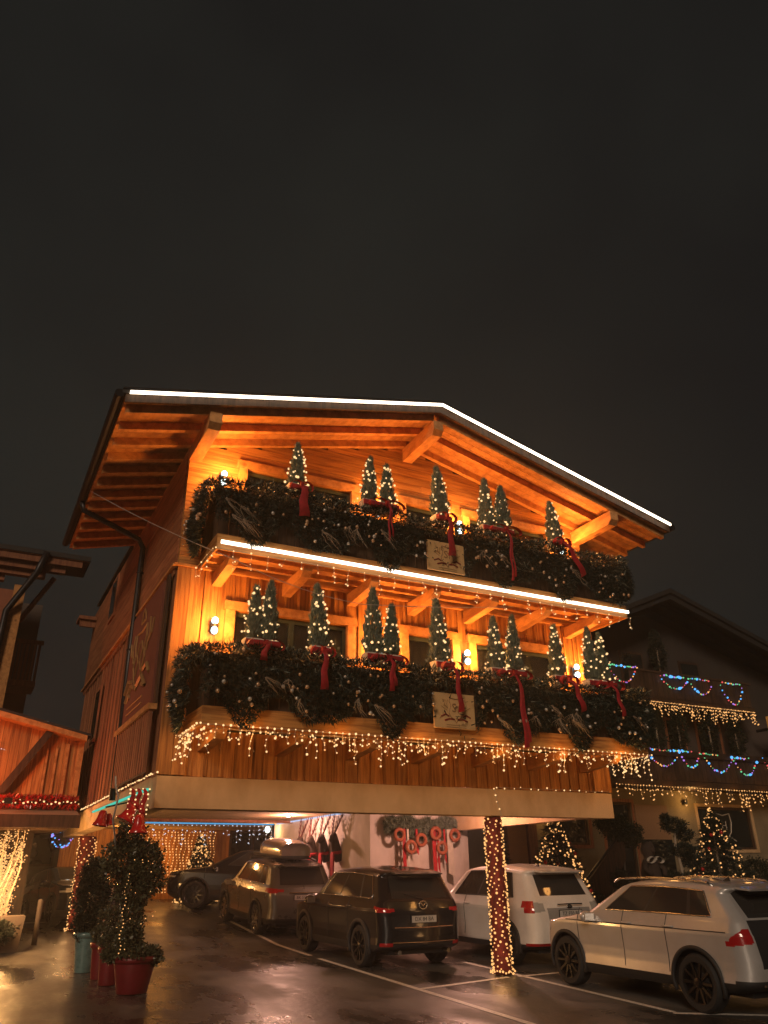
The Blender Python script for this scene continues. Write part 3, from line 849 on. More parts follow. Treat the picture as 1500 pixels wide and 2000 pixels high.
# ------------------------------------------------------------------ crest signs on the balconies
def crest(x0, x1, z0, z1, y, label):
    t = thing('sign_board', label, 'sign', ((x0 + x1) / 2, y, z0), 'cream crest signs on the balcony fronts')
    G().box(x0, x1, y - .02, y + .02, z0, z1).build('board', SIGNB, t)
    cx, cz = (x0 + x1) / 2 + .02, (z0 + z1) / 2 + .02; s = (x1 - x0)
    yy = y - .026
    def P(pts, r, mat, nm):
        G().tube([(cx + a * s, yy, cz + b * s) for a, b in pts], r, 5).build(nm, mat, t)
    sh = [(-.14, .24), (-.16, .17), (-.12, .10), (-.15, 0), (-.17, -.08), (-.12, -.16), (-.04, -.20), (0, -.27), (.04, -.20), (.12, -.16), (.17, -.08), (.15, 0), (.12, .10), (.16, .17), (.14, .24), (0, .22), (-.14, .24)]
    P(sh, .007, SIGNG, 'shield_outline')
    for sg in (-1, 1):
        P([(sg * .20, .02), (sg * .27, .10), (sg * .25, .18), (sg * .32, .20)], .005, SIGNG, 'leaf_ornament')
        P([(sg * .20, .02), (sg * .22, .12), (sg * .19, .20)], .004, SIGNG, 'leaf_ornament')
        P([(sg * .22, -.02), (sg * .30, .03), (sg * .36, .06)], .004, SIGNG, 'leaf_ornament')
        P([(sg * .04, -.20), (sg * .16, -.19), (sg * .28, -.23)], .014, SIGNR, 'ribbon_banner')
        P([(sg * .17, -.14), (sg * .25, -.10), (sg * .36, -.15)], .013, SIGNR, 'ribbon_banner')
    M = Matrix.Translation((cx, yy, cz - .0)) @ Matrix.Rotation(pi / 2, 4, 'X')
    text_mesh('S', s * .26, 'letter', SIGNG, t, Matrix.Translation((cx - .03, yy, cz + s * .03)) @ Matrix.Rotation(pi / 2, 4, 'X'))
    text_mesh('T', s * .20, 'letter', SIGNG, t, Matrix.Translation((cx + .05, yy, cz + s * .00)) @ Matrix.Rotation(pi / 2, 4, 'X'))
    for k in range(2):
        G().box(cx - s * .24, cx + s * .24, yy - .001, yy + .004, cz - s * (.32 + .045 * k), cz - s * (.31 + .045 * k)).build('script_line', SIGNG, t)
    return t
crest(6.93, 7.74, 7.13, 7.72, YBf - .10, 'cream sign with red crest under the ribbon on the top balcony')
crest(6.93, 7.76, 4.24, 4.84, YBf - .10, 'cream sign with red crest under the ribbon on the lower balcony')
# side sign with large gold crest
t = thing('side_sign', 'tall brown sign with gold crest on the left side wall of the chalet', 'sign', (X0 - .12, 14.7, 4.6))
G().box(X0 - .13, X0 - .07, 13.25, 16.2, 4.62, 6.80).build('board', SIDEB, t)
def SP(pts, r, nm='crest_line'):
    G().tube([(X0 - .14, 14.75 - a, 5.75 + b) for a, b in pts], r, 5).build(nm, SIGNG, t)
SP([(-.45, .55), (-.5, .3), (-.4, .1), (-.5, -.1), (-.3, -.4), (0, -.62), (.3, -.4), (.5, -.1), (.4, .1), (.5, .3), (.45, .55), (0, .5), (-.45, .55)], .022)
SP([(-.12, .85), (0, .95), (.12, .85), (.2, .7), (-.2, .7), (-.12, .85)], .02)
for s in (-1, 1):
    SP([(s * .1, -.55), (s * .5, -.45), (s * .9, -.7), (s * .6, -.62)], .045, 'ribbon_banner')
    SP([(s * .55, -.35), (s * .85, -.30), (s * 1.1, -.5)], .04, 'ribbon_banner')
    SP([(s * .6, 0), (s * .8, .3), (s * .7, .6)], .02); SP([(s * .62, .1), (s * .95, .25), (s * 1.05, .5)], .02)
    SP([(s * .1, .3), (s * .25, .1), (s * .1, -.1), (s * .25, -.3)], .02, 'letter')
for k in range(2): SP([(-.7, -.85 - k * .12), (.7, -.85 - k * .12)], .014, 'script_line')

# ------------------------------------------------------------------ icicle lights
def icicles(segs, step, dmin, dmax, label, nm, bmat, br, pw, seed, grp='icicle light strings', pcol=(1, .42, .10), vst=.085):
    r_ = np.random.default_rng(seed)
    p0 = segs[0][0]
    t = thing('icicle_lights', label, 'string lights', p0, grp)
    wire = G(); P = []
    for a, b in segs:
        a = Vector(a); b = Vector(b); L = (b - a).length; n = max(2, int(L / step))
        pts = [a + (b - a) * i / n + Vector((0, 0, -.015 * abs(math.sin(i * 1.7)))) for i in range(n + 1)]
        wire.tube(pts, .004, 4)
        for p in pts:
            P.append(tuple(p))
            if r_.uniform() < .12: continue
            d = r_.uniform(dmin, dmax) * r_.choice([.45, .8, 1.0]); k = max(1, int(d / vst)); q = [p]
            for j in range(1, k + 1):
                v = p + Vector((r_.normal(0, .018), r_.normal(0, .02), -d * j / k)); q.append(v); P.append(tuple(v))
                if r_.uniform() < .4: P.append(tuple(v + Vector((r_.choice([-1, 1]) * .035, 0, .02))))
            wire.tube(q, .003, 3, False)
    wire.build('wire', WIREW, t)
    bulbs(P, br, bmat, t, 'bulbs')
    if pw:
        for a, b in segs:
            a = Vector(a); b = Vector(b); L = (b - a).length; n = max(1, round(L / 1.6))
            for i in range(n):
                c = a + (b - a) * (i + .5) / n
                point_light('string_light', c + Vector((0, -.05, -.18)), pw * L / n, pcol, t, .12)
    return t
xl, xr = 2.93, 11.95
icicles([((xl, YBf - .05, 6.86), (xr, YBf - .05, 6.86)), ((xl - .04, YF - .15, 6.88), (xl - .04, YBf - .02, 6.86))], .30, .12, .36,
        'sparse warm icicle lights hanging under the white strip of the top balcony', 'a', BULB, .0145, 1.6, 3)
icicles([((xl, YBf - .05, 4.05), (xr, YBf - .05, 4.05)), ((xl - .05, YF - .15, 4.02), (xl - .05, YBf - .02, 4.05)), ((xr + .04, YBf, 4.05), (xr + .04, YF - .1, 4.05))], .115, .14, .48,
        'dense orange icicle lights hanging under the lower balcony of the chalet', 'b', BULB, .0175, 7.5, 4)
icicles([((xl + .1, YBf + .10, 4.02), (xr, YBf + .10, 4.02)), ((xl - .09, YF - .15, 4.02), (xl - .09, YBf - .02, 3.98))], .19, .08, .28,
        'second inner row of icicle lights behind the lower balcony edge', 'b', BULBO, .014, 0, 5)
def light_line(pts, step, br, mat, label, seed=1, name='string_lights', power=0, pcol=(1, .5, .2), grp=None):
    t = thing(name, label, 'string lights', pts[0], grp)
    P = []; q = [Vector(p) for p in pts]
    for a, b in zip(q[:-1], q[1:]):
        n = max(1, int((b - a).length / step))
        for i in range(n): P.append(tuple(a + (b - a) * (i / n) + Vector((random.uniform(-1, 1), random.uniform(-1, 1), random.uniform(-1, 1))) * step * .12))
    G().tube(q, .004, 4).build('wire', WIREW, t)
    bulbs(P, br, mat, t, 'bulbs')
    return t
light_line([(8.98, YF - .09, 3.45), (11.8, YF - .09, 3.45)], .20, .014, BULB, 'row of small warm bulbs along the top of the plaster beam, right half')
light_line([(8.93, YF - .09, 3.42), (8.98, YF - .09, 3.2), (9.06, YF - .09, 2.95)], .09, .016, BULB, 'short string of bulbs running down the beam onto the ribbon wrapped column')
light_line([(X0 - .02, YF - .12, 3.46), (X0 - .07, YF, 3.45), (X0 - .08, 20.5, 3.45)], .085, .014, BULB, 'bright string of bulbs along the left side edge of the plaster beam')
# coloured strips
def strip(a, b, mat, label, r=.022):
    o = G().tube([a, b], r, 6).build('led_tube', mat, None, loc=a); tag(o, label, 'light strip', 'coloured light strips under the beams'); return o
strip((X0 - .06, YF + .25, 3.24), (X0 - .06, 18.6, 3.28), LEDT, 'teal light strip along the left side beam')
strip((5.0, 25.1, 3.46), (9.05, 25.1, 3.46), LEDB, 'blue light strip across the back of the covered parking')
strip((9.12, 25.0, 3.47), (9.12, 19.6, 3.47), LEDV, 'pale white light strip along the top of the pink wall')

# ------------------------------------------------------------------ ribbon wrapped columns
def column(x, y, zt, label, w_=.15, n=230, spread=0, seed=5):
    z0 = gz(y)
    t = thing('column', label, 'column', (x, y, z0), 'red wrapped columns carrying the chalet')
    pr = []
    k = 26
    for i in range(k + 1):
        u = i / k; pr.append((w_ * (1 + .06 * math.sin(i * 2.3) + .03 * math.sin(i * 5.1)), .02 + (zt - z0 - .04) * u))
    G().lathe(pr, (x, y, z0), 14).build('ribbon_wrap', RED2, t, True)
    G().box(x - .09, x + .09, y - .09, y + .09, z0, zt).build('post', PL_C, t)
    r_ = np.random.default_rng(seed); P = []
    for i in range(n):
        u = (i + .5) / n; a = i * 2.399 + r_.uniform(-.3, .3); P.append((x + (w_ + .025) * math.cos(a), y + (w_ + .025) * math.sin(a), z0 + .05 + (zt - z0 - .1) * u))
    for i in range(26):
        a = i * 2 * pi / 26; P.append((x + (w_ + .06) * math.cos(a), y + (w_ + .06) * math.sin(a), z0 + .03 + .05 * r_.uniform()))
    bulbs(P, .019, BULBO, t, 'light_net')
    g = G()
    for k in range(9):
        a0 = k * .7; pts = [(x + (w_ + .012) * math.cos(a0 + s * 5), y + (w_ + .012) * math.sin(a0 + s * 5), z0 + .05 + (zt - z0 - .1) * s) for s in np.linspace(0, 1, 30)]
        if k < 3: g.tube(pts, .004, 3, False)
    g.build('wire', WIRE, t)
    for z in (.35, .9, 1.5, 2.1):
        point_light('net_light', (x - .25, y - .30, z0 + z), 2.0, (1, .50, .18), t, .1)
    return t
column(9.00, 12.88, 2.95, 'red ribbon column wrapped in warm bulbs between the parked cars', .155, 330)
column(3.10, 22.6, 2.98, 'red lit column under the far left corner, behind the dark shrub', .20, 210, seed=8)

# ------------------------------------------------------------------ open ground floor: walls and decorations
cw = thing('garage_wall', 'white plastered block under the chalet lit pink by the lamps', 'wall', (10.6, 22, gz(22)))
G().box(9.18, 12.06, 18.45, 25.4, gz(18) - .2, 3.498).build('wall', PL_W, cw)
hx = thing('inner_wall', 'timber back wall with windows at the far end of the covered parking', 'wall', (7.5, 29.5, gz(29.5)))
for i in range(30):
    x = 3.2 + i * .2
    if 8.9 < x < 10.4: continue
    ub('wall_board', W_V, hx, x, x + .194, 29.5, 29.56, gz(29.5), 3.49)
for i, (a, b) in enumerate(((8.95, 9.75), (9.80, 10.5))):
    ub('window_frame', W_D, hx, a, b, 29.44, 29.55, gz(29) + .0, 3.48)
    G().box(a + .07, b - .07, 29.42, 29.435, 2.3, 3.4).build('pane', WGLASS_D, hx)
# ceiling lamps of the open floor
def ceil_lamp(x, y, z, label, p, c=(1, .62, .38), rad=.09):
    t = thing('ceiling_lamp', label, 'ceiling lamp', (x, y, z), 'round ceiling lamps of the covered parking')
    G().lathe([(rad, 0), (rad, -.02), (rad * .8, -.035)], (x, y, z), 14).build('housing', DARKM, t)
    G().lathe([(rad * .75, -.036), (rad * .7, -.045)], (x, y, z), 14).build('diffuser', LAMPG, t)
    point_light('lamp_light', (x, y, z - .16), p, c, t, .08); return t
ceil_lamp(6.2, 16.6, 3.50, 'round ceiling lamp above the gap left of the dark suv', 40, (1, .50, .26))
ceil_lamp(8.2, 21.6, 3.50, 'round ceiling lamp above the car with the roof box', 170, (1, .50, .36))
ceil_lamp(10.4, 16.0, 3.50, 'round ceiling lamp above the white car', 210, (1, .50, .36))
ceil_lamp(5.0, 27.6, 3.50, 'round ceiling lamp far back near the timber wall', 60, (1, .45, .12))
def globe_lamp(x, y, z, label, p, c=(1, .5, .18)):
    t = thing('globe_lamp', label, 'wall lamp', (x, y, z), 'round globe lamps in the covered parking')
    G().tube([(x, y + .15, z + .1), (x, y, z + .08)], .02, 6).build('bracket', DARKM, t)
    G().ball((x, y, z), .085, 12, 8, 1, 1, 1.2).build('globe', LAMPG, t, True)
    point_light('lamp_light', (x, y - .3, z - .05), p, c, t, .08); return t
globe_lamp(8.91, 25.3, 3.32, 'round lit globe lamp where the blue strip meets the pink wall', 16)
globe_lamp(3.14, 25.3, 3.38, 'round lit globe lamp beside the blue light ball at the far left', 60, (1, .5, .16))
# icicle strings at the back
icicles([((5.3, 25.2, 3.42), (9.0, 25.2, 3.42))], .14, .15, .62, 'cool white icicle lights hanging from the blue strip at the back', 'c', BULBC, .017, 0, 6, vst=.12)
# lit curtain of orange strings on the back wall + lit tree
light = thing('light_curtain', 'orange curtain of bulb strings on the timber wall behind the black car', 'string lights', (6.9, 29.2, 1.5))
P = []; g = G()
for i in range(22):
    x = 5.6 + i * .13; q = [(x + .03 * math.sin(z * 9 + i), 29.3, z) for z in np.arange(3.4, 1.5, -.09)]
    P += q; g.tube(q, .004, 3, False)
bulbs(P, .022, BULBO, light, 'bulbs'); g.build('wire', WIREW, light)
point_light('string_light', (6.6, 28.7, 2.6), 22, (1, .42, .08), light, .3)
def fir_tree(x, y, z0, h, r, label, n, nb, seed, group='lit christmas trees', mat=NEED, bm=BULB, br=.018, drop=0, L=.16, orn=8):
    r_ = np.random.default_rng(seed)
    t = thing('christmas_tree', label, 'christmas tree', (x, y, z0), group)
    G().tube([(x, y, z0), (x, y, z0 + h * .95)], [.06, .01], 7).build('trunk', TWIG, t)
    # branches
    u = r_.uniform(0, 1, n) ** 1.3; lay = np.floor(u * 13) / 13 + r_.uniform(0, .035, n)
    rad = r * np.clip(1 - lay, .02, 1) ** .85; a = r_.uniform(0, 2 * pi, n)
    a = np.round(a / (2 * pi) * 17 + lay * 9) / 17 * 2 * pi + r_.normal(0, .09, n)
    rr = rad * r_.uniform(.12, 1.0, n) * (1 + .18 * np.sin(a * 3 + seed))
    C = np.stack([x + rr * np.cos(a), y + rr * np.sin(a), z0 + .12 + h * .93 * lay - rr * .30], 1)
    D = np.stack([np.cos(a), np.sin(a), np.full(n, -.15)], 1)
    global rng
    rng = r_
    needles(C, D, L, .013, mat, 'crown', t, .55)
    P = []
    for i in range(nb):
        v = r_.uniform(0, 1) ** 1.25; ra = r * (1 - v) ** .85 * r_.uniform(.75, 1.05); an = r_.uniform(0, 2 * pi)
        P.append((x + ra * math.cos(an), y + ra * math.sin(an), z0 + .12 + h * .93 * v - ra * .3 + r_.normal(0, .03)))
    bulbs(P, br, bm, t, 'light_string')
    for i in range(orn):
        v = r_.uniform(.1, .8); ra = r * (1 - v) ** .85; an = r_.uniform(pi, 2 * pi)
        G().ball((x + ra * math.cos(an), y + ra * math.sin(an), z0 + .1 + h * .93 * v - ra * .3), .055, 8, 6).build('bauble', REDB, t, True)
    return t
fir_tree(7.6, 28.3, gz(28.3), 2.1, .85, 'lit tree behind the hood of the black car in the covered parking', 7000, 420, 21, br=.027, bm=BULBO)
# reindeer busts on the side of the white wall
for i, yy in enumerate((22.6, 21.8, 21.0, 20.2)):
    s = 1.08
    lab = ['farthest reindeer head on the pink wall, next to the roof box', 'second reindeer head from the roof box on the pink wall', 'third reindeer head from the roof box on the pink wall', 'nearest reindeer head on the pink wall, beside the dark suv roof'][i]
    t = thing('reindeer_head', lab, 'wall decoration', (9.12, yy, 2.65), 'reindeer heads with red scarves')
    x = 9.16
    G().tube([(x, yy + .05, 2.32), (x - .10, yy + .03, 2.55), (x - .16, yy, 2.78), (x - .22, yy - .05, 2.90), (x - .30, yy - .14, 2.86), (x - .36, yy - .22, 2.80), (x - .38, yy - .25, 2.79)],
             [.12, .14, .115, .105, .075, .055, .02], 12).build('head', FUR, t, True)
    for sg in (-1, 1):
        b0 = Vector((x - .20, yy + sg * .06, 2.97))
        g = G()
        main = [b0 + Vector((.02 * k, sg * .05 * k - .03 * k, .10 * k)) for k in range(5)]
        g.tube(main, [.026, .023, .020, .015, .008], 5)
        for k in (1, 2, 3, 4):
            g.tube([main[k], main[k] + Vector((-.02, -.08, .05)), main[k] + Vector((-.03, -.12, .13))], [.019, .015, .007], 5)
            g.tube([main[k], main[k] + Vector((.01, .08, .04)), main[k] + Vector((.01, .11, .11))], [.018, .014, .006], 5)
        g.build('antler', simple('antler_brown', (.10, .025, .02), .7) if 'antler_brown' not in MATS else MATS['antler_brown'], t)
        G().tube([b0 + Vector((0, sg * .03, -.05)), b0 + Vector((.02, sg * .13, -.02))], [.03, .006], 6).build('ear', FUR, t)
    # scarf: band and hanging tail
    g = G().lathe([(.13, -.05), (.15, 0), (.13, .05)], (x - .09, yy + .03, 2.52), 12)
    g.build('scarf', RED, t, True)
    G().box(x - .24, x - .20, yy - .08, yy + .10, 1.95, 2.50).build('scarf_tail', RED, t)
    G().box(x - .03, x + .018, yy - .16, yy + .2, 2.2, 3.0).build('backboard', FUR, t) if False else None
# wreath swag on the front of the white wall
t = thing('wreath_swag', 'long fir swag with small wreaths and red ribbons on the white wall', 'wreath', (10.6, 18.4, 2.7))
rng = np.random.default_rng(31)
n = 12000; u = rng.uniform(0, 1, n); th = .19 * (1 - np.abs(2 * u - 1) ** 3 * .5) * (1 + .35 * np.sin(u * 26))
a = rng.uniform(0, 2 * pi, n); q = np.sqrt(rng.uniform(0, 1, n))
C = np.stack([9.5 + 2.25 * u, 18.27 + .10 * q * np.cos(a), 3.06 + .05 * np.sin(u * 9) + th * q * np.sin(a)], 1)
D = np.stack([np.cos(a) * .5, -np.abs(np.sin(a)) * .5, np.sin(a) + .1], 1)
needles(C, D, .12, .012, NEEDL, 'foliage', t, .7)
for i, (x, z) in enumerate(((9.80, 2.86), (10.12, 2.58), (10.42, 2.74), (10.85, 2.90), (11.02, 2.56), (11.42, 2.86))):
    g = G(); R0 = .125
    pts = [(x + R0 * math.cos(s), 18.06, z + R0 * math.sin(s)) for s in np.linspace(0, 2 * pi, 17)]
    g.tube(pts, .045, 8, False); g.build('wreath', simple('dried_wreath%d' % i, (.42, .12, .06), .9, 0, .6, 40, bump=.6) if i == 0 else MATS['dried_wreath0'], t, True)
for i, (x, z, ww) in enumerate(((9.92, 1.95, .09), (10.05, 2.05, .05), (10.78, 1.95, .11), (10.92, 2.0, .05), (11.22, 1.9, .17), (11.12, 2.2, .05), (10.3, 2.4, .06))):
    G().prism([(x, 3.0), (x + ww, 3.0), (x + ww + .02, z), (x + .02, z + .08)], 18.13, 18.145).build('ribbon', RED if i % 3 != 1 else WHITEP, t)

# light ball at the far left
t = thing('light_ball', 'ball of blue and purple bulbs beside the far left globe lamp', 'string lights', (2.62, 24.0, 3.1))
rng = np.random.default_rng(9)
d = rng.normal(0, 1, (90, 3)); d /= np.linalg.norm(d, axis=1)[:, None]
Pb = np.array((2.62, 24.0, 3.02)) + d * .28
bulbs(Pb[:45], .025, BB, t, 'blue_bulbs'); bulbs(Pb[45:], .022, BP, t, 'purple_bulbs')
G().ball((2.62, 24.0, 3.02), .25, 10, 6).build('frame', WIRE, t)

# red fabric and bells hanging from the beam corner
t = thing('bell_decoration', 'large red bells under a lit red ribbon at the left corner of the beam', 'decoration', (2.34, 12.55, 2.6))
for k, (x, z1) in enumerate(((2.24, 2.84), (2.33, 2.90), (2.42, 2.80))):
    tailr('ribbon', x, 3.20, x, z1, .10, 12.52, t)
P = []
for z in np.arange(3.18, 2.78, -.07):
    for x in (2.19, 2.29, 2.38, 2.47): P.append((x + random.uniform(-.01, .01), 12.38, z + random.uniform(-.01, .01)))
bulbs(P, .013, BULB, t, 'bulbs')
def bellm(c, s, tilt, nm='bell'):
    g = G().lathe([(.001, 0), (.05, -.01), (.075, -.06), (.085, -.14), (.11, -.22), (.15, -.27), (.145, -.28), (.05, -.25)], (0, 0, 0), 18)
    M = Matrix.Translation(c) @ Matrix.Rotation(tilt, 4, 'Y') @ Matrix.Scale(s, 4)
    mk(nm, [M @ Vector(v) for v in g.V], g.F, REDB, t, True)
bellm((2.38, 12.40, 2.84), .95, 0); bellm((2.30, 12.48, 2.98), .95, .45)
t = thing('bell_decoration', 'smaller red bell hanging farther back beside the side beam', 'decoration', (1.98, 13.2, 2.6))
bellm((2.03, 13.5, 2.96), .85, .15); bellm((2.12, 13.6, 2.92), .65, -.2, 'bell')
G().tube([(2.0, 13.2, 2.98), (2.5, 13.2, 3.1)], .012, 5).build('hanger', WIRE, t)
o = G().tube([(2.06, 13.0, 3.42), (2.08, 13.0, 3.28), (2.14, 13.0, 3.12), (2.12, 13.1, 2.8), (2.45, 14.3, 2.3), (2.70, 14.4, 1.2), (2.72, 14.4, gz(14.4))], .015, 7).build('bent_pole', WIREW, None, True, loc=(2.72, 14.4, gz(14.4)))
tag(o, 'thin bent pale pole rising behind the potted ivy', 'pole')

# ------------------------------------------------------------------ overhead cable
pts = []
for (a, b, sag) in (((1.15, 14.9, 9.05), (3.2, 11.3, 6.62), .06), ((3.2, 11.3, 6.62), (5.45, 11.2, 6.15), .10), ((5.45, 11.2, 6.15), (9.1, 11.2, 6.63), .04)):
    a = Vector(a); b = Vector(b)
    for i in range(8):
        u = i / 8; pts.append(a + (b - a) * u - Vector((0, 0, sag * 4 * u * (1 - u))))
o = G().tube(pts, .006, 5).build('cable', WIREW, None, True, loc=(1.15, 14.9, 9.05)); tag(o, 'thin pale cable slanting from the left eave across the chalet front', 'cable')

# ------------------------------------------------------------------ cars
# slice keys: (t, xf, zf, xr, zr, half width, corner radius)   x runs from nose to tail
def car_body(P, paint, t):
    K = np.array(P['keys'], float)
    T = []
    for a, b, n in P['rows']:
        T += list(np.linspace(a, b, n, endpoint=False))
    T.append(P['rows'][-1][1]); T = np.array(T)
    def key(tt, c):
        return np.interp(tt, K[:, 0], K[:, c])
    segs = [('F', 12), ('FC', 9), ('S', P.get('ns', 110)), ('RC', 22), ('R', 26)]
    lab = []; 
    for s, n in segs:
        for i in range(n): lab.append((s, i / n))
    lab.append(('R', 1.0))
    NP = len(lab)
    def pos(tt, s, v):
        xf, zf, xr, zr, w_, rc = (key(tt, c) for c in range(1, 7))
        rc = min(rc, w_ * .95, (xr - xf) * .45)
        bow_f = P.get('bowf', .10) * min(1, w_ / .8); bow_r = P.get('bowr', .05) * min(1, w_ / .8)
        rr_ = rc * P.get('rcr', .62)
        def bx(y, b): return b * (y / max(w_, 1e-6)) ** 2
        if s == 'F': y = (w_ - rc) * v; x = xf + bx(y, bow_f)
        elif s == 'FC':
            a = v * pi / 2; y = w_ - rc + rc * math.sin(a); x = xf + bow_f * ((w_ - rc) / max(w_, 1e-6)) ** 2 + rc * (1 - math.cos(a))
        elif s == 'S':
            xa = xf + bow_f * ((w_ - rc) / max(w_, 1e-6)) ** 2 + rc; xb = xr - bow_r * ((w_ - rr_) / max(w_, 1e-6)) ** 2 - rr_
            x = xa + (xb - xa) * v; u = (x - (xf + xr) / 2) / max((xr - xf) / 2, 1e-6); y = w_ * (1 - P.get('barrel', .035) * abs(u) ** 3) + w_ * P.get('barrel', .035) * abs((xa - (xf + xr) / 2) / ((xr - xf) / 2)) ** 3 * 0
            # blend to corners
            y = w_
        elif s == 'RC':
            a = v * pi / 2; y = w_ - rr_ + rr_ * math.cos(a); x = xr - bow_r * ((w_ - rr_) / max(w_, 1e-6)) ** 2 - rr_ + rr_ * math.sin(a)
        else:
            y = (w_ - rr_) * (1 - v); x = xr - bx(y, bow_r)
        u = (x - xf) / max(xr - xf, 1e-6)
        z = zf + (zr - zf) * u
        # roof crown and side camber
        Lm = P['L'] / 2
        y = y * (1 - P.get('barrel', .05) * abs((x - Lm) / Lm) ** 2.5)
        if tt > P['tr']: z += P.get('crown', .03) * math.sin(min(1, (tt - P['tr']) / (1 - P['tr'])) * pi / 2) + P.get('arch', .05) * math.sin(pi * min(max(u, 0), 1)) 
        elif tt > P['tb']: z += P.get('arch', .05) * math.sin(pi * min(max(u, 0), 1)) * (tt - P['tb']) / (P['tr'] - P['tb'])
        return x, y, z
    V = np.array([[pos(tt, s, v) for (s, v) in lab] for tt in T])
    WC = P['wheels']; Rw = P['arch_r']; cz = P['rw']
    # wheel arches: snap then cut
    for wx in WC:
        dx = V[:, :, 0] - wx; dz = V[:, :, 2] - cz; d = np.hypot(dx, dz)
        side = np.zeros_like(d, bool)
        for j, (s, v) in enumerate(lab):
            if s in ('S', 'FC', 'RC'): side[:, j] = True
        near = side & (np.abs(d - Rw) < .022) & (dz > -.3)
        sc_ = np.where(near, Rw / np.maximum(d, 1e-6), 1)
        V[:, :, 0] = wx + dx * sc_; V[:, :, 2] = cz + dz * sc_
    cls = P['classify']
    faces = {}
    for i in range(len(T) - 1):
        tm = (T[i] + T[i + 1]) / 2
        for j in range(NP - 1):
            s, v0 = lab[j]; v1 = lab[j + 1][1] if lab[j + 1][0] == s else 1.0
            vm = (v0 + v1) / 2
            c = V[i:i + 2, j:j + 2].reshape(-1, 3).mean(0)
            cut = False
            if s in ('S', 'FC', 'RC'):
                for wx in WC:
                    if math.hypot(c[0] - wx, c[2] - cz) < Rw - .002: cut = True
            if cut: continue
            k = cls(s, vm, tm, c)
            faces.setdefault(k, []).append((i * NP + j, (i + 1) * NP + j, (i + 1) * NP + j + 1, i * NP + j + 1))
    Vf = V.reshape(-1, 3)
    nV = len(Vf)
    V2 = np.vstack([Vf, Vf * np.array([1, -1, 1])])
    out = {}
    for k, fs in faces.items():
        fs = np.array(fs)
        f2 = fs[:, ::-1] + nV
        out[k] = np.vstack([fs, f2])
    return V2, out, pos

def place(P, X, Yf, flip=False, sc_=1.0, yaw=0, pitch=None):
    """local car coords (x rearwards, y left/right, z up) -> world; nose towards +Y by default"""
    gy0, gy1 = gz(Yf - P['wheels'][0] * sc_), gz(Yf - P['wheels'][1] * sc_)
    pt = math.atan2(gy0 - gy1, (P['wheels'][1] - P['wheels'][0]) * sc_)
    a = Matrix.Translation((X, Yf - P['wheels'][0] * sc_, gy0)) @ Matrix.Rotation(yaw, 4, 'Z') @ Matrix.Rotation(pt, 4, 'X') @ \
        Matrix(((0, 1, 0, 0), (-1, 0, 0, 0), (0, 0, 1, 0), (0, 0, 0, 1))) @ Matrix.Scale(sc_, 4) @ Matrix.Translation((-P['wheels'][0], 0, 0))
    return a
WHEEL = {}
def wheel(style, R_, t, Mx, side):
    key = (style, R_)
    if key not in WHEEL:
        W2 = .115
        ty = G().lathe([(R_ * .70, -W2), (R_ * .90, -W2 - .006), (R_ - .012, -W2 + .02), (R_, -W2 + .05), (R_, W2 - .05), (R_ - .012, W2 - .02), (R_ * .90, W2 + .006), (R_ * .70, W2)], (0, 0, 0), 36, 'y', 0, False)
        rimr = R_ * .72
        ri = G().lathe([(rimr, -W2 - .004), (rimr, -W2 + .01), (rimr * .93, -W2 + .02), (rimr * .9, .02), (rimr, .06)], (0, 0, 0), 30, 'y', 0, False)
        n = {'five': 5, 'ten': 10, 'turbine': 7}[style]
        for i in range(n):
            a = 2 * pi * i / n
            offs = ((-.13, .13) if style == 'five' else (0,))
            for of in offs:
                aa = a + of; wd = {'five': .018, 'ten': .018, 'turbine': .030}[style]
                c, s = math.cos(aa), math.sin(aa); a2 = aa + (0 if style != 'turbine' else .25); c2, s2 = math.cos(a2), math.sin(a2)
                r0, r1 = .045, rimr * .96; y0, y1 = -W2 - .002, -W2 + .03
                V_ = [(r0 * c - wd * s, y0 + .015, r0 * s + wd * c), (r0 * c + wd * s, y0 + .015, r0 * s - wd * c), (r1 * c2 + wd * s2, y0, r1 * s2 - wd * c2), (r1 * c2 - wd * s2, y0, r1 * s2 + wd * c2)]
                V_ += [(x, y + .03, z) for x, y, z in V_]
                ri.add(V_, [(0, 1, 2, 3), (7, 6, 5, 4), (0, 4, 5, 1), (1, 5, 6, 2), (2, 6, 7, 3), (3, 7, 4, 0)])
        ri.lathe([(.07, -W2 + .04), (.062, -W2 - .002), (.03, -W2 - .010), (.001, -W2 - .010)], (0, 0, 0), 14, 'y')
        bk = G().lathe([(rimr * .92, .0), (rimr * .92, .02)], (0, 0, 0), 24, 'y').lathe([(.14, -.05), (.14, -.02)], (0, 0, 0), 18, 'y')
        ms = []
        for nm, gg, mt, sm in (('tyre', ty, RUB, True), ('rim', ri, RIMS if style == 'turbine' else RIMD, False), ('brake', bk, CLAD, False)):
            me = bpy.data.meshes.new(nm); me.from_pydata(gg.V, [], gg.F); me.materials.append(mt)
            ms.append(me)
        WHEEL[key] = ms
    ms = WHEEL[key]
    w_ = bpy.data.objects.new('wheel', ms[0]); link(w_, t)
    w_.matrix_local = Matrix.Translation(-ORG[t.name]) @ Mx @ Matrix.Rotation(0 if side < 0 else pi, 4, 'Z')
    for me in ms[1:]:
        o = bpy.data.objects.new(me.name, me); link(o, w_)
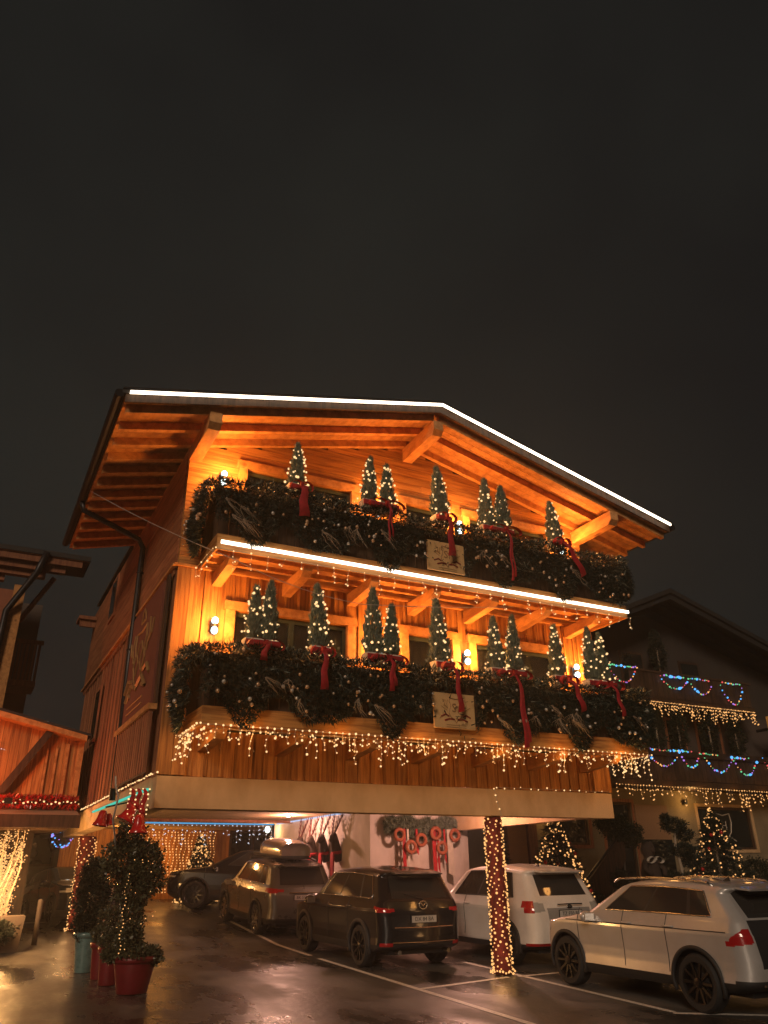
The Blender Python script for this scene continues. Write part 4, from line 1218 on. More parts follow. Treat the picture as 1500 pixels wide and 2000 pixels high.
def build_car(P, name, label, cat, X, Yf, paint, sc_=1.0, yaw=0, group='parked cars'):
    Mx = place(P, X, Yf, False, sc_, yaw)
    base = Mx @ Vector((P['L'] / 2, 0, 0))
    t = thing(name, label, cat, base, group)
    V, parts, pos = car_body(P, paint, t)
    Vw = np.array(V) @ np.array(Mx.to_3x3()).T + np.array(Mx.translation)
    mats = {'body': paint, 'side_window': CGLASS, 'rear_window': CGLASS, 'windscreen': CGLASS, 'tail_light': TAIL, 'headlight': CLEAR, 'cladding': CLAD, 'rear_panel': P.get('panelmat', paint), 'grille': CLAD, 'pillar': CLAD, 'reverse_light': CLEAR, 'reflector': TAIL}
    for k, fs in parts.items():
        used = np.unique(fs); rm = -np.ones(len(Vw), int); rm[used] = np.arange(len(used))
        k = k.split('#')[0]
        split = k in ('side_window', 'pillar', 'tail_light', 'headlight', 'reverse_light', 'reflector')
        groups = [fs]
        if split:
            half = len(V) // 2
            groups = [fs[fs[:, 0] < half], fs[fs[:, 0] >= half]]
        for gq in groups:
            if not len(gq): continue
            used = np.unique(gq); rm = -np.ones(len(Vw), int); rm[used] = np.arange(len(used))
            mk(k, Vw[used], rm[gq], mats[k], t, True)
    def PW(p): return Mx @ Vector(p)
    def MG(g, nm, mat, par=t, sm=False): return mk(nm, [PW(v) for v in g.V], g.F, mat, par, sm)
    # trims along constant rows
    tb, tr = P['tb'], P['tr']
    for sg in (-1, 1):
        def S(tt, v, off=.003): x, y, z = pos(tt, 'S', v); return (x, sg * (y + off), z)
        v0, v1 = P['win'][0], P['win'][1]
        tl, th = P['winrow']
        loop = [S(tl, v) for v in np.linspace(v0, v1, 14)] + [S(a, v1) for a in np.linspace(tl, th, 6)[1:]] + [S(th, v) for v in np.linspace(v1, v0, 14)[1:]] + [S(a, v0) for a in np.linspace(th, tl, 6)[1:]]
        MG(G().tube(loop, P.get('trim_r', .013), 5, False), 'window_trim', P.get('trimmat', CHR), t, True)
        # door seams
        for v in P['seams']:
            pts = []
            xs_ = S(.30, v)[0]
            for a in np.linspace(P['t_sill'], tl, 12):
                xa_, xb_ = S(a, 0)[0], S(a, 1)[0]
                p = S(a, (xs_ - xa_) / (xb_ - xa_), .0005)
                if all(math.hypot(p[0] - wx, p[2] - P['rw']) > P['arch_r'] + .01 for wx in P['wheels']): pts.append(p)
            if len(pts) > 2: MG(G().tube(pts, .007, 4, False), 'door_seam', CLAD)
        # crease line
        if P.get('crease'):
            MG(G().tube([S(P['crease'], v, -.004) for v in np.linspace(.02, .99, 20)], .009, 5, False), 'crease_strip', CLAD)
        # handles
        for v in P['handles']:
            x, y, z = S(P['t_handle'], v, .02)
            MG(G().tube([(x - .10, y - sg * .022, z), (x - .07, y, z), (x + .07, y, z), (x + .10, y - sg * .022, z)], .013, 6), 'door_handle', P.get('handlemat', paint), t, True)
        # mirror
        mx, mz = P['mirror']
        x, y, z = S(tb, .03, 0)
        g = G(); 
        my = y + sg * .13
        V_ = []; 
        g.ball((mx, my, mz), 1, 14, 8, .075, .125, .085)
        mo = MG(g, 'mirror', P.get('mirrormat', paint), t, True)
        MG(G().box(mx + .03, mx + .078, my - .09, my + .09, mz - .055, mz + .05), 'mirror_glass', CLEAR, mo)
        MG(G().box(mx - .03, mx + .04, min(y - sg * .03, my), max(y - sg * .03, my), mz - .075, mz - .04), 'mirror_foot', CLAD, mo)
        # arches
        for wx in P['wheels']:
            pts = []
            for a in np.linspace(-.32, pi + .32, 26):
                x = wx + (P['arch_r'] + .015) * math.cos(a); z = P['rw'] + (P['arch_r'] + .015) * math.sin(a)
                yy = P['w'] * (1 - P.get('barrel', .05) * abs((x - P['L'] / 2) / (P['L'] / 2)) ** 2.5)
                if z < .30: yy -= .02
                pts.append((x, sg * (yy - .012), z))
            MG(G().tube(pts, P.get('arch_t', .032), 6), 'arch_trim', P.get('archmat', CLAD), t, True)
            wy = sg * (P['w'] - .135)
            wheel(P['wheelstyle'], P['rw'] * .985, t, Mx @ Matrix.Translation((wx, wy, P['rw'] * .985)), -1 if sg < 0 else 1)
        if P.get('rails'):
            a, b, zz, yy = P['rails']
            pts = [(a, sg * yy, zz - .05), (a + .12, sg * yy, zz + .0)] + [(a + .12 + (b - a - .24) * u, sg * yy, zz + .03 * math.sin(pi * u)) for u in np.linspace(.1, .9, 7)] + [(b - .12, sg * yy, zz - .0), (b, sg * yy, zz - .06)]
            MG(G().tube(pts, .018, 6), 'roof_rail', P.get('railmat', RIMS), t, True)
    # dark inner wells and underbody
    MG(G().box(.35, P['L'] - .25, -P['w'] + .30, P['w'] - .30, .24, .62), 'underbody', CLAD)
    for wx in P['wheels']:
        MG(G().box(wx - P['arch_r'] - .02, wx + P['arch_r'] + .02, -P['w'] + .06, P['w'] - .06, P['rw'] + P['arch_r'] * .97, P['rw'] + P['arch_r'] + .02).box(wx - .12, wx + .12, -P['w'] + .26, P['w'] - .26, .2, .7), 'wheel_well', CLAD)
    # plate
    px, pz, dx = P['plate']
    pl = MG(G().box(px, px + .012, -.26, .26, pz - .055, pz + .055), 'number_plate', PLATE)
    Mt = Mx @ Matrix.Translation((px + .016, 0, pz)) @ Matrix(((0, 0, 1, 0), (1, 0, 0, 0), (0, 1, 0, 0), (0, 0, 0, 1)))
    text_mesh(P['text'], .095, 'plate_text', INK, pl, Mt)
    MG(G().box(px - .006, px + .006, -.275, .275, pz - .068, pz + .068), 'plate_frame', CLAD)
    # spoiler, wiper, antenna
    rx, rz = P['spoiler']
    MG(G().prismx([(-1, 0)], 0, 0) if False else G().add([(rx - .25, -.52, rz), (rx - .25, .52, rz), (rx, .50, rz - .03), (rx, -.50, rz - .03), (rx - .25, -.52, rz - .03), (rx - .25, .52, rz - .03), (rx - .01, .50, rz - .05), (rx - .01, -.50, rz - .05)],
        [(0, 1, 2, 3), (7, 6, 5, 4), (0, 4, 5, 1), (1, 5, 6, 2), (2, 6, 7, 3), (3, 7, 4, 0)]), 'spoiler', paint)
    if P.get('wiper'):
        wx_, wz_ = P['wiper']; MG(G().tube([(wx_ + .02, .05, wz_), (wx_ + .01, -.15, wz_ + .05), (wx_ - .0, -.36, wz_ + .09)], .009, 5), 'wiper', CLAD)
    ax, az = P['antenna']
    MG(G().add([(ax - .08, -.018, az), (ax - .08, .018, az), (ax + .03, .018, az), (ax + .03, -.018, az), (ax + .03, 0, az + .065)], [(0, 1, 2, 3), (0, 4, 1), (1, 4, 2), (2, 4, 3), (3, 4, 0)]), 'antenna', CLAD)
    return t, MG, pos, Mx

def std_cls(P):
    tb, tr = P['tb'], P['tr']; tl, th = P['winrow']; v0, v1 = P['win']
    def f(s, v, t, c):
        if s == 'S' and tl < t < th and v0 < v < v1:
            for q, p in enumerate(P['pillars']):
                if abs(v - p) < P.get('pw', .012): return 'pillar#%d' % q
            return 'side_window#%d' % sum(v > p for p in P['pillars'])
        if s == 'R' and P['rwin'][0] < t < P['rwin'][1] and v > P['rwin'][2]: return 'rear_window'
        if s == 'F' and tb + .01 < t < tr - .01: return 'windscreen'
        if s == 'FC' and tb + .01 < t < tr - .01 and v < .35: return 'windscreen'
        q = P['tail'](s, v, t, c)
        if q: return q
        if t < P['t_clad'] : return 'cladding'
        if s in ('F',) and .30 < c[2] < P['hoodz'] - .14 and v < .8 and t < .38: return 'grille'
        if s in ('F', 'FC') and P['hoodz'] - .20 < c[2] < P['hoodz'] - .06 and t < .40 and (s == 'FC' and v < .8 or s == 'F' and v > .72): return 'headlight'
        q = P.get('extra', lambda *a: None)(s, v, t, c)
        return q or 'body'
    return f
ROWS = [(0, .12, 5), (.12, .30, 12), (.30, .46, 20), (.46, .60, 22), (.60, .64, 2), (.64, .86, 12), (.86, .90, 3), (.90, 1.0, 6)]
def suv(L, H, wheels, w, text, **kw):
    P = dict(L=L, w=w, wheels=wheels, rw=.36, arch_r=.405, tb=.60, tr=.90, win=(.075, .90), winrow=(.64, .86), pillars=(.40, .74), seams=(.18, .46, .70),
             t_sill=.15, t_handle=.52, handles=(.42, .68), mirror=(1.42, 1.03), rows=ROWS, wheelstyle='ten', text=text, t_clad=.12, hoodz=.95,
             plate=(L + .012, .82, 0), spoiler=(L - .12, H - .06), antenna=(L - .9, H - .015), rwin=(.64, .885, .08))
    P['keys'] = [
        (0.00, .30, .22, L - .25, .30, w - .06, .30),
        (0.06, .12, .30, L - .05, .36, w - .02, .38),
        (0.12, .06, .36, L - .01, .42, w - .004, .40),
        (0.22, .02, .50, L, .54, w - .018, .40),
        (0.30, .00, .62, L, .66, w - .020, .40),
        (0.42, .06, .84, L - .02, .89, w - .004, .37),
        (0.46, .10, .90, L - .03, .96, w, .36),
        (0.50, .35, .95, L - .045, 1.0, w - .004, .34),
        (0.60, 1.10, 1.08, L - .10, 1.12, w - .055, .28),
        (0.64, 1.22, 1.14, L - .13, 1.17, w - .085, .26),
        (0.86, 1.86, H - .13, L - .40, H - .15, w - .19, .20),
        (0.90, 1.98, H - .085, L - .34, H - .095, w - .235, .22),
        (0.94, 2.15, H - .06, L - .44, H - .065, w - .36, .24),
        (1.00, 2.6, H - .045, L - 1.0, H - .045, .02, .01)]
    P.update(kw); return P
paint_silver = car_paint('paint_silver', (.60, .58, .57), .35, .32)
paint_white = car_paint('paint_white', (.82, .78, .74), 0, .32)
paint_dark = car_paint('paint_dark_grey', (.022, .022, .024), .4, .22)
paint_olive = car_paint('paint_grey_green', (.20, .20, .19), .6, .28)
paint_black = car_paint('paint_black', (.012, .012, .013), .2, .22)

# silver suv at the right
def tail_a(s, v, t, c):
    z = c[2]
    if (s == 'RC' and .84 + .05 * v < z < .93 + .12 * min(1, v * 1.6) and v < .9) or (s == 'S' and v > .985 and .84 < z < .90): return 'tail_light'
    if s in ('R', 'RC') and z < .46: return 'cladding'
P = suv(4.34, 1.60, (.76, 3.44), .92, 'IL 738 AB', tail=tail_a, crease=.50, rails=(1.75, 3.72, 1.585, .62), railmat=RIMS, panelmat=CLAD, arch_t=.03, plate=(4.352, .74, 0), mirrormat=paint_silver)
P['extra'] = lambda s, v, t, c: ('rear_panel' if (s == 'R' and .60 < c[2] < 1.15) else None)
P['classify'] = std_cls(P)
tig, MG, pos, Mx = build_car(P, 'parked_car', 'silver suv with roof rails parked at the right edge of the lot', 'car', 10.20, 12.22, paint_silver)
for sg in (-1, 1): MG(G().box(4.27, 4.35, sg * .45 - .22, sg * .45 + .22, .40, .425), 'bumper_trim', CHR)

# dark suv in the middle
def tail_b(s, v, t, c):
    z = c[2]
    if (s == 'RC' and .95 < z < 1.04 - .03 * v) or (s == 'S' and v > .985 and 1.0 < z < 1.05) or (s == 'R' and v < .10 and .96 < z < 1.01): return 'tail_light'
    if s == 'RC' and .40 < z < .46 and v > .3: return 'reflector'
P = suv(4.60, 1.68, (.93, 3.66), .92, 'DX 84 BA', tail=tail_b, wheelstyle='ten', plate=(4.60, .83, 0), wiper=(4.47, 1.16), mirrormat=paint_dark, win=(.075, .93), arch_t=.04)
P['classify'] = std_cls(P)
maz, MG, pos, Mx = build_car(P, 'parked_car', 'dark grey suv with a round winged badge parked in the middle', 'car', 8.07, 18.6, paint_dark, 1.0)
g = G(); 
bx = 4.575; bz = 1.06
g.tube([(bx, .085 * math.cos(a), bz + .068 * math.sin(a)) for a in np.linspace(0, 2 * pi, 19)], .010, 6, False)
g.tube([(bx, -.078, bz + .03), (bx, -.04, bz + .028), (bx, 0, bz - .02), (bx, .04, bz + .028), (bx, .078, bz + .03)], .010, 6)
MG(g, 'badge', CHR, maz, True)
MG(G().tube([(4.60, -.62, .70), (4.615, 0, .69), (4.60, .62, .70)], .010, 5), 'bumper_crease', CHR)
MG(G().tube([(4.595, -.66, .46), (4.61, 0, .45), (4.595, .66, .46)], .008, 5), 'bumper_crease', CHR)
for sg in (-1, 1): MG(G().tube([(4.40, sg * .52, .30), (4.60, sg * .52, .30)], .04, 10), 'exhaust_pipe', CHR)

# white car behind the ribbon column
def tail_c(s, v, t, c):
    z = c[2]
    if (s == 'RC' and .92 < z < 1.12 and v < .62) or (s == 'S' and v > .972 and 1.00 < z < 1.12): return 'tail_light'
    if (s == 'RC' and v >= .62 and .93 < z < 1.10) or (s == 'R' and v < .14 and .94 < z < 1.08): return 'reverse_light'
    if s in ('R', 'RC') and .36 < z < .42 and c[1] > .3: return 'reflector'
P = suv(4.48, 1.71, (.90, 3.59), .92, 'TZ F50 BL', tail=tail_c, wheelstyle='five', trimmat=CLAD, plate=(4.475, .90, 0), mirrormat=CLAD, rwin=(.655, .86, .10), win=(.075, .86), t_clad=.10)
P['extra'] = lambda s, v, t, c: 'rear_panel' if (s == 'R' and v > .22 and .70 < c[2] < 1.0) else None
P['panelmat'] = simple('paint_white_recess_shade', (.30, .29, .28), .4)  # flat plate recess, its shade put into a greyer white
P['classify'] = std_cls(P)
kug, MG, pos, Mx = build_car(P, 'parked_car', 'white suv parked behind the red ribbon column', 'car', 10.70, 17.45, paint_white)
MG(G().tube([(4.47, -.30, 1.06), (4.475, 0, 1.065), (4.47, .30, 1.06)], .012, 5), 'trim_strip', CHR)
MG(G().ball((4.46, 0, 1.02), 1, 12, 6, .012, .07, .035), 'badge', CHR, kug, True)

# suv with roof box
def tail_d(s, v, t, c):
    z = c[2]
    if (s == 'RC' and 1.00 < z < 1.10) or (s == 'S' and v > .955 and 1.02 < z < 1.10) or (s == 'R' and v < .25 and 1.02 < z < 1.08): return 'tail_light'
P = suv(4.60, 1.685, (.93, 3.62), .925, 'BK 517 FA', tail=tail_d, wheelstyle='turbine', plate=(4.592, .90, 0), mirrormat=paint_olive, arch_t=.045, t_clad=.14, rails=(1.9, 3.9, 1.70, .58), railmat=CLAD)
P['classify'] = std_cls(P)
rav, MG, pos, Mx = build_car(P, 'parked_car', 'grey green suv carrying a roof box, parked beside the pink wall', 'car', 7.98, 24.35, paint_olive, 1.0)
MG(G().tube([(4.57, -.40, 1.00), (4.585, 0, 1.0), (4.57, .40, 1.00)], .018, 5), 'trim_strip', CHR)
# roof box: a separate thing standing on the rails
Mb = Mx
bx0 = Mb @ Vector((2.8, 0, 1.78))
t = thing('roof_box', 'long glossy grey roof box on top of the grey green suv', 'roof box', bx0)
n = 22; V = []; F = []; m2 = 16
for i in range(n + 1):
    u = i / n; x = 1.5 + 2.35 * u
    prof = (math.sin(pi * min(1, u / .42) / 2) ** .8) * (1 - .22 * max(0, (u - .8) / .2) ** 2)
    hw = .40 * (.35 + .65 * math.sin(pi * min(1, u / .35) / 2)); hh = .36 * prof + .02
    for k in range(m2 + 1):
        a = pi * k / m2; V.append((x, .00 - hw * math.copysign(abs(math.cos(a)) ** .55, math.cos(a)), 1.80 + hh * math.sin(a) ** .6))
for i in range(n):
    for k in range(m2):
        a = i * (m2 + 1) + k; F.append((a, a + m2 + 1, a + m2 + 2, a + 1))
F.append(tuple(n * (m2 + 1) + k for k in range(m2 + 1)))
mk('lid', [Mb @ Vector(v) for v in V], F, simple('roof_box_grey', (.24, .21, .18), .22, 0, .1, 5, coat=.8), t, True)
mk('base_tray', [Mb @ Vector(v) for v in G().box(1.55, 3.83, -.38, .38, 1.745, 1.80).V], G().box(0, 1, 0, 1, 0, 1).F, CLAD, t)
for x in (2.1, 3.5): mk('mounting_bar', [Mb @ Vector(v) for v in G().box(x - .03, x + .03, -.62, .62, 1.70, 1.745).V], G().box(0, 1, 0, 1, 0, 1).F, CLAD, t)

# black car seen from the side, nose to the left
def tail_e(s, v, t, c): return 'tail_light' if (s == 'RC' and .9 < c[2] < 1.0) else None
P = suv(4.6, 1.62, (.9, 3.6), .91, 'GR 305 KT', tail=tail_e, wheelstyle='ten', mirrormat=paint_black, trimmat=CLAD)
P['classify'] = std_cls(P)
build_car(P, 'parked_car', 'black car standing sideways in front of the timber wall at the back', 'car', 7.2, 27.75, paint_black, 1.1, yaw=math.radians(66))
# dark car facing the viewer at the far left
P = suv(4.5, 1.55, (.88, 3.6), .90, 'ZE 219 LH', tail=tail_e, wheelstyle='ten', mirrormat=paint_black, trimmat=CHR)
P['classify'] = std_cls(P)
au, MG, pos, Mx = build_car(P, 'parked_car', 'dark car facing the viewer under the left side beam', 'car', 3.40, 24.5, paint_dark, 1.0, yaw=math.radians(180 + 8))
g = G()
for k in range(6): g.box(-.035, -.012, -.42 + .0 * k, .42, .50 + k * .055, .515 + k * .055)
MG(g, 'grille_bars', CHR)
MG(G().tube([(-.02, y, z) for y, z in ((-.46, .80), (.46, .80), (.50, .66), (.36, .44), (-.36, .44), (-.50, .66), (-.46, .80))], .013, 5, False), 'grille_frame', CHR)
for sg in (-1, 1): MG(G().box(.02, .05, sg * .62 - .14, sg * .62 + .14, .74, .84), 'headlight', CLEAR)

# ------------------------------------------------------------------ pots and plants in the foreground
def pot(name, x, y, r0, r1, h, mat, label, group=None, rim=True, n=28):
    z = gz(y)
    t = thing(name, label, 'plant pot' , (x, y, z), group)
    pr = [(r0 * .96, 0), (r0, .015), (r1 - .02, h - .10), (r1 - .018, h - .085), (r1 + .012, h - .08), (r1 + .018, h), (r1 - .02, h), (r1 - .03, h - .06)]
    G().lathe(pr, (x, y, z), n).build('pot', mat, t, True)
    G().lathe([(r1 - .035, 0), (r1 - .06, .012)], (x, y, z + h - .07), n).build('soil', SOIL, t)
    return t
def blob_leaves(parts_, n, L, W, mat, nm, t, seed, jit=.8):
    """parts_: ellipsoids (cx,cy,cz,rx,ry,rz,weight)"""
    global rng
    rng = np.random.default_rng(seed); Cs = []; Ds = []
    wt = np.array([p[6] for p in parts_], float); wt /= wt.sum()
    for p, k in zip(parts_, (wt * n).astype(int)):
        d = rng.normal(0, 1, (k, 3)); d /= np.linalg.norm(d, axis=1)[:, None]
        r = rng.uniform(.25, 1, k) ** .5 * (1 + .25 * np.sin(d[:, 0] * 5 + d[:, 2] * 7 + seed) * np.cos(d[:, 1] * 6))
        Cs.append(np.array(p[:3]) + d * r[:, None] * np.array(p[3:6])); Ds.append(d + np.array([0, 0, .1]))
    return needles(np.vstack(Cs), np.vstack(Ds), L, W, mat, nm, t, jit, quad=True)
a = pot('potted_ivy', 2.86, 13.98, .23, .33, .50, REDPOT, 'tall ivy topiary in a large dark red pot, nearest the viewer', 'plant pots in the foreground')
x, y, z = 2.80, 13.98, gz(13.98)
blob_leaves([(2.58, y, 2.62, .22, .22, .26, 1), (2.52, y, 2.25, .34, .30, .34, 2.2), (2.86, y + .02, 2.18, .30, .28, .36, 1.8), (2.72, y, 1.82, .28, .25, .32, 1.6), (2.74, y, 1.40, .17, .17, .34, 1.1),
             (2.76, y, 1.10, .20, .20, .22, 1.0), (2.84, y - .02, .93, .38, .34, .10, 1.6), (3.10, y - .1, .86, .16, .16, .09, .5), (2.50, y, .92, .14, .15, .10, .4), (2.98, y, 1.95, .22, .2, .2, .6)], 15000, .062, .017, IVY, 'leaves', a, 41, .9)
g = G()
for k in range(7): g.tube([(2.84 + .05 * math.cos(k), y + .05 * math.sin(k), z + .42), (2.78 + .06 * math.cos(k * 2), y + .06 * math.sin(k * 2), 1.3), (2.70 + .1 * math.cos(k * 3), y, 1.9), (2.66 + .25 * math.cos(k * 2.2), y, 2.4)], [.014, .012, .009, .004], 5)
for k in range(10):
    an = k * 1.3; c = Vector((2.66, y, 2.2)); e = Vector((math.cos(an) * .45, math.sin(an) * .2, .25 * math.sin(k * 2.1) + .1)); g.tube([c, c + e * .6, c + e], [.006, .004, .002], 4)
g.build('stem', TWIG, a)
P_ = [(2.56 + .02 * math.sin(i), y - .22, .95 + i * .05) for i in range(22)] + [(2.56 + random.uniform(-.1, .5), y - .3, random.uniform(1.0, 2.3)) for i in range(16)]
bulbs(P_, .0085, BULBO, a, 'light_string')
a = pot('red_pot', 2.66, 14.95, .15, .20, .54, REDPOT, 'narrow dark red pot just behind the large red pot', 'plant pots in the foreground')
blob_leaves([(2.66, 14.95, 1.05, .22, .2, .14, 1), (2.62, 14.95, 1.3, .14, .14, .25, .7)], 2200, .05, .013, IVY, 'leaves', a, 42)
a = pot('red_pot', 2.63, 15.65, .14, .19, .55, REDPOT, 'second narrow red pot, between the other red pot and the teal pot', 'plant pots in the foreground')
blob_leaves([(2.62, 15.65, 1.12, .2, .2, .14, 1), (2.62, 15.65, 1.35, .12, .12, .2, .5)], 2000, .05, .013, IVY, 'leaves', a, 43)
a = pot('potted_yew', 2.50, 16.6, .15, .23, .64, TEAL, 'dark columnar yew in a tall pale teal pot', 'plant pots in the foreground')
blob_leaves([(2.50, 16.6, 1.62, .30, .28, .62, 3), (2.48, 16.6, 2.05, .24, .22, .30, 1), (2.5, 16.6, 1.2, .27, .25, .25, 1)], 13000, .055, .013, YEW, 'leaves', a, 44, .6)
G().tube([(2.5, 16.6, .95), (2.5, 16.6, 1.9)], [.03, .012], 6).build('trunk', TWIG, a)

# ------------------------------------------------------------------ wooden hut at the left
yh = 20.0
def hz(x): return 5.03 + (2.34 - x) * .224
hut = thing('timber_hut', 'orange lit timber hut with slanted roof edge left of the chalet', 'hut', (-1.5, 22, gz(22)))
for i in range(34):
    a = -4.3 + i * .195; b = a + .189
    if b > 2.27: break
    G().prism([(a, 3.72), (b, 3.72), (b, hz(b) - .12), (a, hz(a) - .12)], yh + .05 - random.uniform(0, .012), yh + .12).build('wall_board', W_V, hut)
G().prism([(-4.4, hz(-4.4) - .12), (2.36, hz(2.36) - .12), (2.36, hz(2.36)), (-4.4, hz(-4.4))], yh - .35, yh + .14).build('verge_board', W_B, hut)
ub('wall_board', W_V, hut, 2.03, 2.239, yh + .045, yh + .115, 3.72, 4.92)
ub('corner_post', W_B, hut, 2.24, 2.36, yh - .02, yh + .12, 3.70, 4.92)
ub('corner_post', W_B, hut, 1.98, 2.04, yh - .02, yh + .045, 3.74, 4.86)
ub('bottom_rail', W_B, hut, -4.4, 2.38, yh - .06, yh + .10, 3.60, 3.70)
for s in (0, 1): ub('inner_batten', W_B, hut, 1.55 + s * .2, 1.60 + s * .2, yh + .0, yh + .03, 3.74, 4.75)
G().prism([(.62, 3.72), (.80, 3.72), (1.62, 5.06), (1.46, 5.10)], yh - .22, yh - .10).build('brace', W_D, hut)
G().box(-4.4, 2.28, yh + .13, 22.0, 3.0, 3.62).build('floor_slab', W_D, hut)
G().box(-4.4, 1.7, yh + 1.6, 22.0, gz(22), 3.0).build('wall', W_D, hut)
G().add([(-4.4, yh - .35, hz(-4.4) + .005), (2.45, yh - .35, hz(2.45) + .005), (2.45, 26, hz(2.45) + .005), (-4.4, 26, hz(-4.4) + .005), (-4.4, yh - .35, hz(-4.4) + .06), (2.45, yh - .35, hz(2.45) + .06), (2.45, 26, hz(2.45) + .06), (-4.4, 26, hz(-4.4) + .06)], [(0, 3, 2, 1), (4, 5, 6, 7), (0, 1, 5, 4), (1, 2, 6, 5), (2, 3, 7, 6), (3, 0, 4, 7)]).build('roof', ROOF, hut)
# canopy
cano = thing('canopy', 'tan sloping canopy under the timber hut with red lit garland', 'canopy', (-1.0, 19.5, 3.1))
G().prismx([(yh - .9, 3.22), (yh + .2, 3.44), (yh + .2, 3.36), (yh - .9, 3.12)], -4.4, 2.40).build('canopy_cloth', simple('canopy_cloth', (.34, .24, .16), .8), cano)
G().prismx([(yh - .92, 3.24), (yh - .86, 3.24), (yh - .86, 2.98), (yh - .92, 2.98)], -4.4, 2.40).build('canopy_edge', W_D, cano)
for x in (-2.6,): ub('canopy_post', W_D, cano, x, x + .10, yh - .8, yh - .7, gz(19), 3.1)
rg = thing('red_garland', 'red tinsel garland with white bulbs along the foot of the timber hut', 'garland', (-1, yh - .1, 3.5))
rng = np.random.default_rng(77); n = 3500; u = rng.uniform(0, 1, n); aa = rng.uniform(0, 2 * pi, n)
needles(np.stack([-3.4 + 5.8 * u, yh - .12 + .05 * np.cos(aa), 3.56 + .09 * np.sin(aa)], 1), np.stack([np.zeros(n), np.cos(aa), np.sin(aa)], 1), .10, .02, REDB, 'tinsel', rg)
bulbs([(-3.4 + 5.8 * i / 70, yh - .22 + random.uniform(-.03, .03), 3.55 + random.uniform(-.05, .05)) for i in range(71)], .022, BULB, rg, 'bulbs')
light_line([(-.6, yh - .15, 5.0), (.70, yh - .15, 4.62)], .06, .012, BULBC, 'short slanting string of white bulbs on the timber hut wall')
fl = thing('added_flood_lamp', 'small flood lamp on the canopy lighting the timber hut wall', 'flood lamp', (.9, yh - .7, 3.5))
G().box(.82, .98, yh - .76, yh - .68, 3.46, 3.58).build('housing', DARKM, fl)
point_light('lamp_light', (-.2, yh - 1.5, 3.75), 150, (1, .22, .07), fl, .12)  # added red light, set off the housing to brighten hut and chalet side
# lit curtain of bulbs at the far left edge
t = thing('light_tree', 'bulb covered leaning tree at the left edge beside the bollard', 'lit tree', (1.3, 20.6, gz(20.6)), 'lit christmas trees')
rng = np.random.default_rng(5); P_ = []; br_ = G()
x0, y0_ = .7, 20.5
for k in range(18):
    e = Vector((rng.uniform(.50, 1.62), y0_ + rng.uniform(-.5, .4), rng.uniform(2.2, 3.1))); b = Vector((e.x * .5 + rng.uniform(.45, .7), y0_, 1.25))
    pts = [b + (e - b) * u + Vector((.05 * math.sin(u * 6 + k), 0, .12 * math.sin(u * 3))) for u in np.linspace(0, 1, 8)]
    br_.tube(pts, [.03 - .003 * i for i in range(8)], 5)
    for u in np.linspace(0, 1, 46):
        for _ in range(2): P_.append(tuple(b + (e - b) * u + Vector((rng.normal(0, .055), rng.normal(0, .06), rng.normal(0, .05)))))
br_.build('branch', TWIG, t)
G().tube([(1.0, y0_, gz(20.5)), (1.0, y0_, 1.35)], .08, 8).build('trunk', TWIG, t)
bulbs(P_, .0165, BULBO, t, 'light_net')
point_light('net_light', (1.1, 19.6, 1.9), 260, (1, .50, .16), t, .35)
t = thing('planter_box', 'pale square planter at the foot of the lit tree, left edge', 'planter', (1.55, 20.2, gz(20.2)))
G().prism([(1.05, gz(20)), (1.62, gz(20)), (1.68, 1.28), (1.0, 1.28)], 19.9, 20.5).build('planter', PL_T, t)
blob_leaves([(1.1, 19.7, 1.0, .4, .25, .22, 1)], 2500, .09, .012, NEED, 'leaves', t, 45)
o = G().lathe([(.055, 0), (.055, .85), (.05, .90), (.001, .92)], (0, 0, 0), 14)
b = mk('bollard', [(v[0] + 2.02, v[1] + 20.8, v[2] + gz(20.8)) for v in o.V], o.F, PL_T, None, True, loc=(2.02, 20.8, gz(20.8))); tag(b, 'slim pale bollard beside the planter at the left', 'bollard')

# ------------------------------------------------------------------ neighbour house, upper left
nh = thing('neighbour_house', 'dim reddish house with stepped eaves behind the hut at the left edge', 'house', (-4, 33, gz(30)))
NY = 28.0
G().box(-12, .25, NY, NY + 9, gz(28), 11.0).build('wall', plaster('plaster_rust', (.36, .13, .07)), nh)
ub('corner_board', W_B, nh, .253, .62, NY - .03, NY + .2, 3.5, 11.2)
G().box(-12, 2.5, NY - .9, NY + .9, 12.11, 12.28).build('roof', ROOF, nh)
ub('soffit', W_R, nh, -12, 2.46, NY - .86, NY + .86, 12.085, 12.107)
for k, (x, dz) in enumerate(((2.25, 0), (1.75, .22), (1.15, .42), (-.1, .62))):
    ub('eave_beam', W_R, nh, -12, x, NY - .8 + k * .2, NY - .55 + k * .2, 12.08 - dz - .22, 12.08 - dz)
G().tube([(1.05, NY - .95, 12.2), (.85, NY - .7, 11.5), (.15, NY - .16, 10.2), (.10, NY - .14, 8), (.10, NY - .14, gz(28))], .11, 8).build('down_pipe', DARKM, nh, True)
bl = G().box(.62, 1.55, NY + 1.6, NY + 3, 8.1, 8.3).build('balcony', W_R, nh)
for i in range(7): ub('baluster', W_R, bl, .66 + i * .13, .75 + i * .13, NY + 1.6, NY + 1.66, 8.31, 9.6)
ub('hand_rail', W_R, bl, .62, 1.6, NY + 1.56, NY + 1.70, 9.6, 9.75)
G().tube([(.62, NY + 1.0, 10.2), (1.5, NY + .5, 11.8)], .09, 6).build('strut', W_R, nh)
G().box(.62, 1.4, NY + 3, NY + 9, gz(30), 11.5).build('wall', PL_T, nh)

